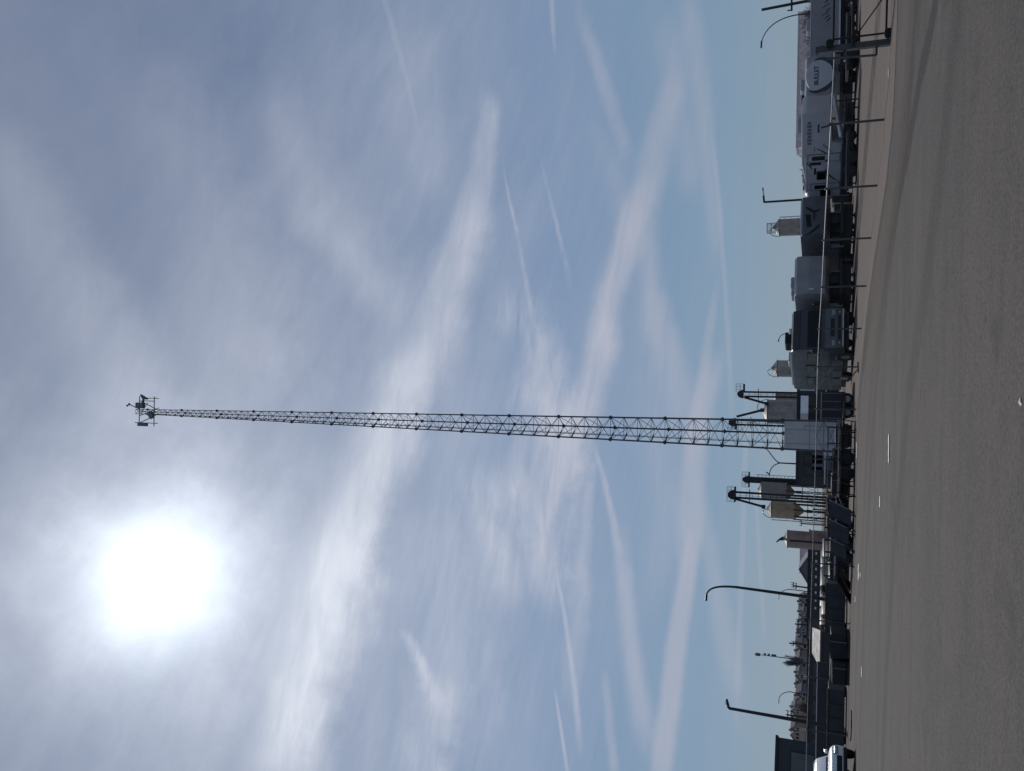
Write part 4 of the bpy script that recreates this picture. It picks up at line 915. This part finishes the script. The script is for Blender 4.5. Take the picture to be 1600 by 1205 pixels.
# ------------------------------------------------------------------ bucket elevators
ELM = mat('dark elevator steel', (.038, .036, .040), .55, .4, .2, 2); ELR = mat('dark red-brown elevator hood', (.055, .035, .034), .55, .3, .2, 2)
def elevator(v1, v2, Y, uh0, uh1, ub, label, chute=None, plat=None, single=False, hm=None, cage=False):
    v = (v1+v2)/2; x = xat(v, Y, zat(uh1, v, Y)); r = empty('bucket_elevator', (x, Y, 0), 0, label, 'grain elevator', 'bucket elevators among the silos')
    zh0, zh1 = zat(uh0, v, Y), zat(uh1, v, Y); k = (at(uh1, v, Y)-CAM).dot(F)/FPX; hw = abs(v2-v1)/2*k
    if single: MB().box((0, 0, zh1/2), (.9, .9, zh1)).build('elevator_shaft', ELM, r)
    else:
        for sx in (-1, 1): MB().box((sx*hw, 0, zh1/2), (.26, .45, zh1)).build('elevator_leg', ELM, r)
        m_ = MB(); z = 1.0
        while z < zh1: m_.bar((-hw, 0, z), (hw, 0, z), .035, n=4); z += .8
        m_.bar((0, -.3, .3), (0, -.3, zh1), .03, n=4); m_.build('rung', ELM, r)
        MB().bar((-hw-.5, 0, zh1-1.9), (hw+.5, 0, zh1-1.9), .05).build('stay_arm', ELM, r)
    R_ = (hw+.28) if not single else .55
    prof = [(R_*cos(a), zh1+.1+(zh0-zh1-.1)*max(0, sin(a))) for a in [pi*i/14 for i in range(15)]]
    MB().prism(prof, -.4, .4, .04).build('elevator_head', hm or ELM, r)
    if plat:
        a, b, u_ = plat; pa, pb = (v-a)*k, (v-b)*k; z = zat(u_, v, Y); m_ = MB(); m_.box(((pa+pb)/2, 0, z), (abs(pb-pa), 1.3, .16)); m_.build('service_platform', ELM, r)
        m_ = MB(); n = max(3, int(abs(pb-pa)/.45))
        for y in (-.62, .62):
            for i in range(n+1):
                xx_ = pa+(pb-pa)*i/n
                if abs(xx_) > R_*.8 or y > 0: m_.bar((xx_, y, z), (xx_, y, z+1.05), .022, n=4)
            m_.bar((pa, y, z+1.05), (pb, y, z+1.05), .022, n=4).bar((pa, y, z+.55), (pb, y, z+.55), .02, n=4)
        m_.build('platform_railing', ELM, r)
    if chute:
        a = L3(r, chute[0], chute[1]); b = L3(r, chute[2], chute[3]); MB().bar(a, b, .16, n=8).build('chute', ELM, r); MB().box(b, (.5, .5, .5)).build('chute_joint', ELM, r)
    if cage:
        m_ = MB(); z = 1.5
        while z < zh1-1: m_.bar((.45, 0, z), (.85, 0, z), .03, n=4).bar((.45, -.3, z), (.85, -.3, z), .02, n=4); z += .55
        m_.bar((.85, 0, 1.5), (.85, 0, zh1-1), .03, n=4).bar((.85, -.3, 1.5), (.85, -.3, zh1-1), .03, n=4); m_.build('caged_ladder', ELM, r)
    return r
elevator(612.5, 619.5, 120, 1152, 1163, 1250, 'twin-leg bucket elevator behind the motorhome tail, with slanting chute to the widest silo', (1163, 621, 1198, 631), (600, 613, 1162.5), hm=ELR)
elevator(656.5, 663.5, 118, 1138.5, 1151, 1250, 'twin-leg bucket elevator with red-brown hood seen against the tower base', (1151, 651, 1191, 641), (662, 671, 1150), hm=ELR)
elevator(749.5, 749.5, 133, 1160, 1171, 1250, 'single thick elevator shaft with caged ladder and railed platform, left of the double-arm lamp', None, (738, 761, 1170.5), True, cage=True)
elevator(769, 777.5, 118, 1137, 1149, 1270, 'tallest twin-leg bucket elevator with round hood, its chute reaching the tan hopper silo', (1150, 780, 1193, 792), (761, 784, 1148.5))
# ------------------------------------------------------------------ buildings
def span(va, vb, Y, z=2): a, b = xat(va, Y, z), xat(vb, Y, z); return min(a, b), max(a, b)
def bld(name, va, vb, Y, ut, D, mt, label, rooff=None, z=None, cat='building', group=None):
    x0, x1 = span(va, vb, Y, 3); H = z or zat(ut, (va+vb)/2, Y); r = empty(name, ((x0+x1)/2, Y, 0), 0, label, cat, group)
    MB().box((0, D/2, H/2), (x1-x0, D, H)).build('wall', mt, r)
    MB().box((0, D/2, H+.12), (x1-x0+.3, D+.3, .24)).build('roof', rooff or TRIM, r)
    return r, x1-x0, H
PALE = corrugated('pale cladding', (.78, .66, .64), 1.2, 0); DKW = corrugated('dark slate cladding', (.045, .048, .055), .6, 0)
r, Wb, Hb = bld('warehouse', 228, 14, 200, 1247, 6, PALE, 'long pale beige warehouse behind the parked trailers, bare trees in front of it')
for k in range(5): MB().box((-Wb/2+3+k*6.5, -.03, 2.2), (3.2, .08, 4.2)).build('loading_door', mat('grey roller door', (.25, .24, .24), .5, 0, .05, 1), r)
# dark glass-fronted building behind the tower base
r, Wb, Hb = bld('showroom', 758, 604, 102, 1247.5, 14, DKW, 'flat-roofed building with black glass front, directly behind the white tower base', LAMPM)
GL2 = mat('black shop glass', (.006, .007, .008), .05, 0, 0, 1)
for k in range(7):
    cx = -Wb/2+1.0+(Wb-2)*(k+.5)/7; w_ = (Wb-2)/7-.2
    o = MB().box((cx, -.04, Hb-1.7), (w_, .1, 2.2)).build('window', LAMPM, r); MB().box((cx, -.10, Hb-1.7), (w_-.15, .02, 2.0)).build('pane', GL2, o)
MB().box((0, -.15, Hb-2.95), (Wb-.4, .3, .14)).build('canopy_edge', TRIM, r)
def xr(v, Y=102): return xat(v, Y, 3)-r.location.x
MB().box((xr(608.5), -.06, Hb-.9), (.35, .12, 1.7)).build('white_panel', TRIM, r)
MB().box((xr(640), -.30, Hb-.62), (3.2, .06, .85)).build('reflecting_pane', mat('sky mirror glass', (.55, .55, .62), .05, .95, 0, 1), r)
MB().box((xr(707), -.06, Hb-3.6), (.55, .12, 1.6)).build('white_panel', TRIM, r)
MB().box((xr(719), -.06, 1.7), (2.2, .1, 2.0)).build('roller_door', mat('blue-grey door', (.12, .13, .15), .5, 0, .05, 1), r)
# gabled shed and long dark barn on the left
def gable(name, va, vb, Y, ue, up, D, mw, mr, label, group=None, vp=None, cat='building'):
    x0, x1 = span(va, vb, Y, 3); He, Hp = zat(ue, (va+vb)/2, Y), zat(up, (va+vb)/2, Y); r = empty(name, ((x0+x1)/2, Y, 0), 0, label, cat, group); w = (x1-x0)/2
    o = MB(); o.prism([(-w, 0), (-w, He), (0, Hp-.12), (w, He), (w, 0)], 0, D); o.build('wall', mw, r)
    t_ = .2; o = MB(); o.prism([(-w-.3, He-.12), (0, Hp), (w+.3, He-.12), (w+.3, He+t_-.12), (0, Hp+t_), (-w-.3, He+t_-.12)], -.3, D+.3); o.build('roof', mr, r)
    return r, x1-x0, He, Hp
GRW = corrugated('mid grey cladding', (.14, .14, .16), .8, 0)
gable('gabled_shed', 912, 871, 205, 1263, 1249, 8, GRW, mat('grey shed roof', (.2, .2, .22), .5, .1, .1, 1), 'grey gable-fronted shed between the brown silo and the tall curved-arm lamp')
bld('pale_hall', 897, 848, 235, 1251, 6, PALE, 'pale flat hall half hidden behind the grey gabled shed')
r, Wb, Hb = bld('barn', 1000, 846, 150, 1263.5, 12, DKW, 'long low dark barn with a row of small white boxes painted as glints', LAMPM)
for k in range(8):
    x_ = xat(864+12.2*k, 150, 3)-r.location.x; o = MB().box((x_, -.12, Hb-1.15), (.42, .22, .3), bev=.05).build('glint_box', mat('white glint paint', (.85, .85, .82), .3, 0, 0, 1), r)  # white boxes put in to imitate a row of bright glints
r, Wb, Hb = bld('storage_building', 1240, 1000, 120, 1262.5, 10, mat('dark render', (.052, .050, .050), .8, 0, .2, .6), 'long low dark storage building below the far houses', LAMPM)
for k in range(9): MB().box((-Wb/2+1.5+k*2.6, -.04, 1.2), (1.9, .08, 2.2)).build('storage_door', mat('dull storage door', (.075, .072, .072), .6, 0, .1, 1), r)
x0, x1 = span(1240, 1035, 66, 1.6); zc = zat(1276.5, 1110, 66)
r = empty('boundary_wall', ((x0+x1)/2, 66, 0), 0, 'low dark boundary wall with thin pale coping, behind the dark steel bins', 'wall')
MB().box((0, .1, zc/2), (x1-x0, .2, zc)).build('wall_panel', mat('dark block wall', (.04, .04, .042), .8, 0, .2, 1), r); MB().box((0, .1, zc+.03), (x1-x0, .26, .06)).build('coping', TRIM, r)
# white roofed shed
x0, x1 = span(1042, 984, 84, 2); ze, zp = zat(1281, 1013, 84), zat(1270, 1013, 84)+.1
r = empty('white_roofed_shed', ((x0+x1)/2, 84, 0), 0, 'small shed with bright white sloping roof beyond the steel bins', 'shed'); w = (x1-x0)/2
o = MB(); tb = [(-w, .0, ze), (w, .0, ze), (w*.62, 3.2, zp), (-w*.80, 3.2, zp)]
a = [o.b.verts.new(p) for p in tb]; b = [o.b.verts.new(Vector(p)-Vector((0, 0, .1))) for p in tb]; o.b.faces.new(a); o.b.faces.new(b[::-1])
for i in range(4): o.b.faces.new((a[i], b[i], b[(i+1) % 4], a[(i+1) % 4]))
bmesh.ops.recalc_face_normals(o.b, faces=o.b.faces[:]); o.build('roof', mat('white membrane roof', (.27, .25, .24), .7, 0, .05, 1), r)
MB().box((0, 1.5, ze/2-.06), (2*w-.3, 2.6, ze-.12)).build('wall', mat('shed wall', (.06, .06, .065), .7, 0, .1, 1), r)
# dark building at the left edge
x0, x1 = span(1300, 1154, 70, 4); Ha = zat(1215.5, 1154, 70)
r = empty('dark_workshop', (x1, 70, 0), radians(25), 'tall dark slate workshop at the left edge behind the white car', 'building'); Lb = x1-x0
MB().prism([(-Lb, 0), (-Lb, Ha), (0, Ha), (0, 0)], 0, 12).build('wall', mat('slate render', (.048, .056, .066), .7, 0, .1, .5), r)
MB().prism([(-Lb-.2, Ha), (.15, Ha), (.15, Ha+.18), (-Lb-.2, Ha+.18)], -.2, 12.1).build('roof', LAMPM, r)
o = MB().box((-1.9, -.04, 2.7), (2.1, .1, 1.9)).build('window', LAMPM, r); MB().box((-1.9, -.10, 2.7), (1.9, .03, 1.7)).build('pane', mat('dusty pale pane', (.11, .12, .125), .3, 0, .1, 1), o)
# rounded tank and pale stock near the right
x = xat(293, 120, 3); r = empty('domed_tank', (x, 120, 0), 0, 'blue-grey dome-topped tank behind the tail of the long pale trailer', 'tank'); Rr = 1.55; zt = zat(1256.5, 293, 120)
MB().lathe([(Rr, 0), (Rr, zt-.9), (Rr*.93, zt-.5), (Rr*.7, zt-.18), (Rr*.35, zt-.03), (0, zt)], 32).build('tank_shell', mat('blue-grey tank', (.09, .11, .14), .4, .1, .1, 1), r, True); MB().lathe([(.3, zt-.05), (.3, zt+.15)], 12).build('tank_lid', LAMPM, r)
bld('pale_store', 283, 250, 150, 1256, 8, mat('pale render', (.33, .32, .34), .7, 0, .1, 1), 'small pale store building between the bare trees and the domed tank', cat='building')
for k, (v, u0) in enumerate(((244, 1250.5), (265, 1249), (274, 1252.5), (281, 1254))):
    Y = 110; x = xat(v, Y, 4); zt = zat(u0, v, Y); r = empty('conifer_tree', (x, Y, 0), 0, ('thin dark conifer tip nearest the pale warehouse', 'tallest thin dark conifer tip behind the long pale trailer', 'short thin dark conifer tip beside the domed tank', 'smallest dark conifer tip touching the domed tank')[k], 'tree', 'conifers behind the trailers')
    rnd = random.Random(40+k); MB().bar((0, 0, 0), (0, 0, zt*.95), .12, .03).build('trunk', POLEM, r)
    m_ = MB()
    for i in range(240):
        t_ = rnd.random()**.8; z = .6+(zt-.6)*t_; rr = (1-t_)*.62*rnd.uniform(.4, 1.1)+.03; a = rnd.uniform(0, 2*pi)
        p = Vector((rr*cos(a), rr*sin(a), z)); d = Vector((cos(a), sin(a), rnd.uniform(-.5, .1)))*rnd.uniform(.12, .3); n_ = Vector((-sin(a), cos(a), 0))*.07
        vs_ = [m_.b.verts.new(q) for q in (p-n_, p+n_, p+d)]; m_.b.faces.new(vs_)
    m_.build('crown', mat('conifer needles', (.025, .035, .025), .8, 0, .3, 4), r)
# ------------------------------------------------------------------ far houses
HW = [mat('house wall %d' % i, c, .8, 0, .15, .3) for i, c in enumerate(((.34, .28, .25), (.42, .37, .33), (.25, .24, .26), (.32, .32, .35)))]  # walls lightened: distance haze is put into their colours
HR = [mat('house roof %d' % i, c, .8, 0, .15, .5) for i, c in enumerate(((.17, .16, .165), (.24, .22, .21), (.13, .13, .145)))]  # roof colours carry the same painted haze
rnd = random.Random(11)
hs = [(934, 941, 1249), (941, 948.5, 1248), (948.5, 956.5, 1248), (956.5, 964.5, 1248.5), (964.5, 973, 1248), (973, 981, 1247.5), (981, 991, 1245), (991, 999, 1246), (999, 1007, 1243.5), (1007, 1013, 1244.5), (1013, 1019, 1243.5), (1019, 1027, 1243), (1027, 1036, 1243.5), (1036, 1045, 1243), (1045, 1053, 1244), (1053, 1061, 1243), (1061, 1071, 1243.5), (1071, 1080, 1243), (1080, 1089, 1244), (1089, 1098, 1243), (1098, 1108, 1240), (1108, 1117, 1236.5), (1117, 1128, 1237), (1128, 1136, 1240.5), (1136, 1144, 1236), (1144, 1158, 1235.5)]
LAB = ['at the right end of the far row, beside the tall curved-arm lamp', 'second from the right end of the far row']
for i, (va, vb, up) in enumerate(hs):
    Y = 330+12*(i % 3); x0, x1 = span(va, vb, Y, 8); Hp = zat(up, (va+vb)/2, Y); He = Hp-rnd.uniform(1.3, 2.3); w = (x1-x0)/2*1.02
    pos = 'number %s from the right' % (i+1)
    lab = '%s far gabled house, %s in the row on the left horizon' % (('brown', 'tan', 'dark grey', 'grey')[i % 4], ('rightmost', 'second from the right', 'third from the right', 'fourth from the right', 'fifth from the right', 'sixth from the right', 'seventh from the right', 'eighth from the right', 'ninth from the right', 'tenth from the right', 'eleventh from the right', 'twelfth from the right', 'thirteenth from the right', 'thirteenth from the left', 'twelfth from the left', 'eleventh from the left', 'tenth from the left', 'ninth from the left', 'eighth from the left', 'seventh from the left', 'sixth from the left', 'fifth from the left', 'fourth from the left', 'third from the left', 'second from the left', 'leftmost')[i])
    r = empty('gabled_house', ((x0+x1)/2, Y, 0), 0, lab, 'house', 'far gabled houses'); D = 9
    MB().prism([(-w, 0), (-w, He), (0, Hp-.15), (w, He), (w, 0)], 0, D).build('wall', HW[i % 4], r)
    o = MB().prism([(-w-.25, He-.15), (0, Hp), (w+.25, He-.15), (w+.25, He+.15), (0, Hp+.3), (-w-.25, He+.15)], -.4, D+.4).build('roof', HR[i % 3], r)
    if i % 2: MB().box((w*.45, 3, Hp), (.7, .7, 1.6)).build('chimney', HW[2], o)
    for k in range(2):
        o = MB().box((-w*.4+k*w*.8, -.06, He-.9), (.8, .1, 1.2)).build('window', TRIM if i % 3 == 0 else HR[0], r); MB().box((-w*.4+k*w*.8, -.13, He-.9), (.6, .03, 1.0)).build('pane', GLASS, o)
    if i in (15, 19, 21, 24): MB().box((w*.2, -.08, zat(1255, (va+vb)/2, Y)), (1.1, .12, zat(1250, 1100, Y)-zat(1261, 1100, Y))).build('garage_door', mat('pale garage door', (.50, .44, .34), .6, 0, .1, 1), r)
    else: MB().box((w*.2, -.08, 2.2), (1.6, .12, 2.4)).build('garage_door', HR[1], r)
# ------------------------------------------------------------------ bare trees
BARK = mat('bare twig bark', (.075, .062, .058), .9, 0, .2, 3)
def bare_tree(v, Y, ut, label, seed, dens=1.0, wid_=.55, group='bare trees', bm=BARK):
    x = xat(v, Y, 4); H = zat(ut, v, Y); r = empty('bare_tree', (x, Y, 0), 0, label, 'tree', group); rnd = random.Random(seed)
    tr_ = MB(); cr = MB()
    def grow(p, d, L, rad, lev):
        q = p+d*L; (tr_ if lev < 2 else cr).bar(p, q, rad, rad*.65, 5 if lev < 2 else 3, cap=False)
        if lev >= 5: return
        n = (3, 4, 4, 3, 3)[lev]
        for k in range(n):
            s_ = rnd.uniform(.35, 1.0) if lev else rnd.uniform(.7, 1.0)
            a = rnd.uniform(0, 2*pi); tilt = rnd.uniform(.35, .85); pr = d.orthogonal().normalized(); pr = Matrix.Rotation(a, 3, d) @ pr
            dd = (d*cos(tilt)+pr*sin(tilt)*wid_*1.6); dd.z += .18; dd.normalize()
            grow(p+d*L*s_, dd, L*rnd.uniform(.55, .78), max(.012, rad*.55), lev+1)
        grow(q, (d+Vector((rnd.uniform(-.2, .2), rnd.uniform(-.2, .2), .1))).normalized(), L*.7, rad*.65, lev+1)
    grow(Vector((0, 0, 0)), Vector((0, 0, 1)), H*.32, H*.022, 0)
    # bring the crown to the height read off the photograph
    top = max(v_.co.z for v_ in cr.b.verts); k = H/top
    for m_ in (tr_, cr):
        for v_ in m_.b.verts: v_.co.z *= k; v_.co.x *= k*1.0; v_.co.y *= k*1.0
    tr_.build('trunk', bm, r); cr.build('crown', bm, r); return r
PINKB = mat('pinkish winter twigs', (.17, .13, .13), .9, 0, .2, 3)
for k, (v, ut, lab) in enumerate(((12, 1250, 'bare tree against the warehouse, right of the slender curved lamp'), (30, 1247.5, 'bare pinkish tree just left of the slender curved lamp'), (47, 1250, 'low wide bare tree above the faint script trailer'), (66, 1253, 'small bare shrub-like tree above the gate post'), (86, 1256, 'lowest bare tree before the warehouse'))):
    bare_tree(v, 150, ut, lab, 70+k, wid_=.8, bm=PINKB, group='bare trees before the warehouse')
for k, (v, ut, lab) in enumerate(((236, 1245.5, 'tall bare tree at the left end of the warehouse'), (247, 1247, 'bare tree between the warehouse and the pale store'), (257, 1249, 'shorter bare tree above the long pale trailer'))):
    bare_tree(v, 150, ut, lab, 90+k, wid_=.8, group='bare trees left of the warehouse')
bare_tree(1037, 300, 1222, 'bushy bare tree left of the thin radio mast', 133, wid_=.16, bm=mat('haze-tinted twigs', (.13, .15, .19), .9, 0, .2, 3))  # bluish haze is put into the twig colour
bare_tree(1104, 260, 1240, 'bare tree rising over the far houses beside the straight lamp', 134, wid_=.7)
# ------------------------------------------------------------------ parked cars in the distance
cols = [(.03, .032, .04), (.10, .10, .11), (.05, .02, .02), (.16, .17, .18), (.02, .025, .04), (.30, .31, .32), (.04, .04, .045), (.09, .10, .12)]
nm = ['near-black', 'grey', 'dark red', 'silver-grey', 'navy', 'pale silver', 'charcoal', 'steel blue-grey']
place = ['nearest the brown silo', 'second from the brown silo', 'below the right slope of the gabled shed', 'below the peak of the gabled shed', 'just right of the tall curved-arm lamp', 'just left of the tall curved-arm lamp', 'second left of the tall curved-arm lamp', 'nearest the white-roofed shed']
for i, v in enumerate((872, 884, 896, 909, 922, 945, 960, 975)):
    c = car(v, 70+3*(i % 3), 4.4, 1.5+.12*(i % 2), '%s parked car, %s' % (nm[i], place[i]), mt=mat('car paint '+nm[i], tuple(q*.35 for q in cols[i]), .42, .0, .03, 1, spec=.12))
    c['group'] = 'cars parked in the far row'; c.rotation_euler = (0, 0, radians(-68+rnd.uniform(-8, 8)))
p = gnd(1597, 628); r = MB()
me = r.b
vs_ = [me.verts.new((x_, y_, z_)) for x_, y_, z_ in ((-.06, -.02, .006), (.0, -.03, .03), (.07, -.012, .008), (.06, .03, .02), (.0, .02, .045), (-.055, .03, .01))]
me.faces.new(vs_[:3]+[vs_[3], vs_[4]]) if False else (me.faces.new((vs_[0], vs_[1], vs_[4], vs_[5])), me.faces.new((vs_[1], vs_[2], vs_[3], vs_[4])))
o = r.build('paper_scrap', PAINT); o.scale = (.6, .6, .5); o.location = (p.x, p.y, .006); o.rotation_euler = (0, 0, .6); tag(o, 'small white crumpled paper scrap on the paving in the foreground', 'litter')
# bent rod lying on the paving before the car
p = gnd(1331, 1136); o = MB().tube([(-.9, .5, .03), (.1, -.35, .03), (.45, -.2, .03), (.8, .1, .03)], .035, n=6).build('bent_rod', BLKMET); o.location = (p.x, p.y, .0); tag(o, 'thin bent dark rod lying on the paving beside the white car', 'rod')
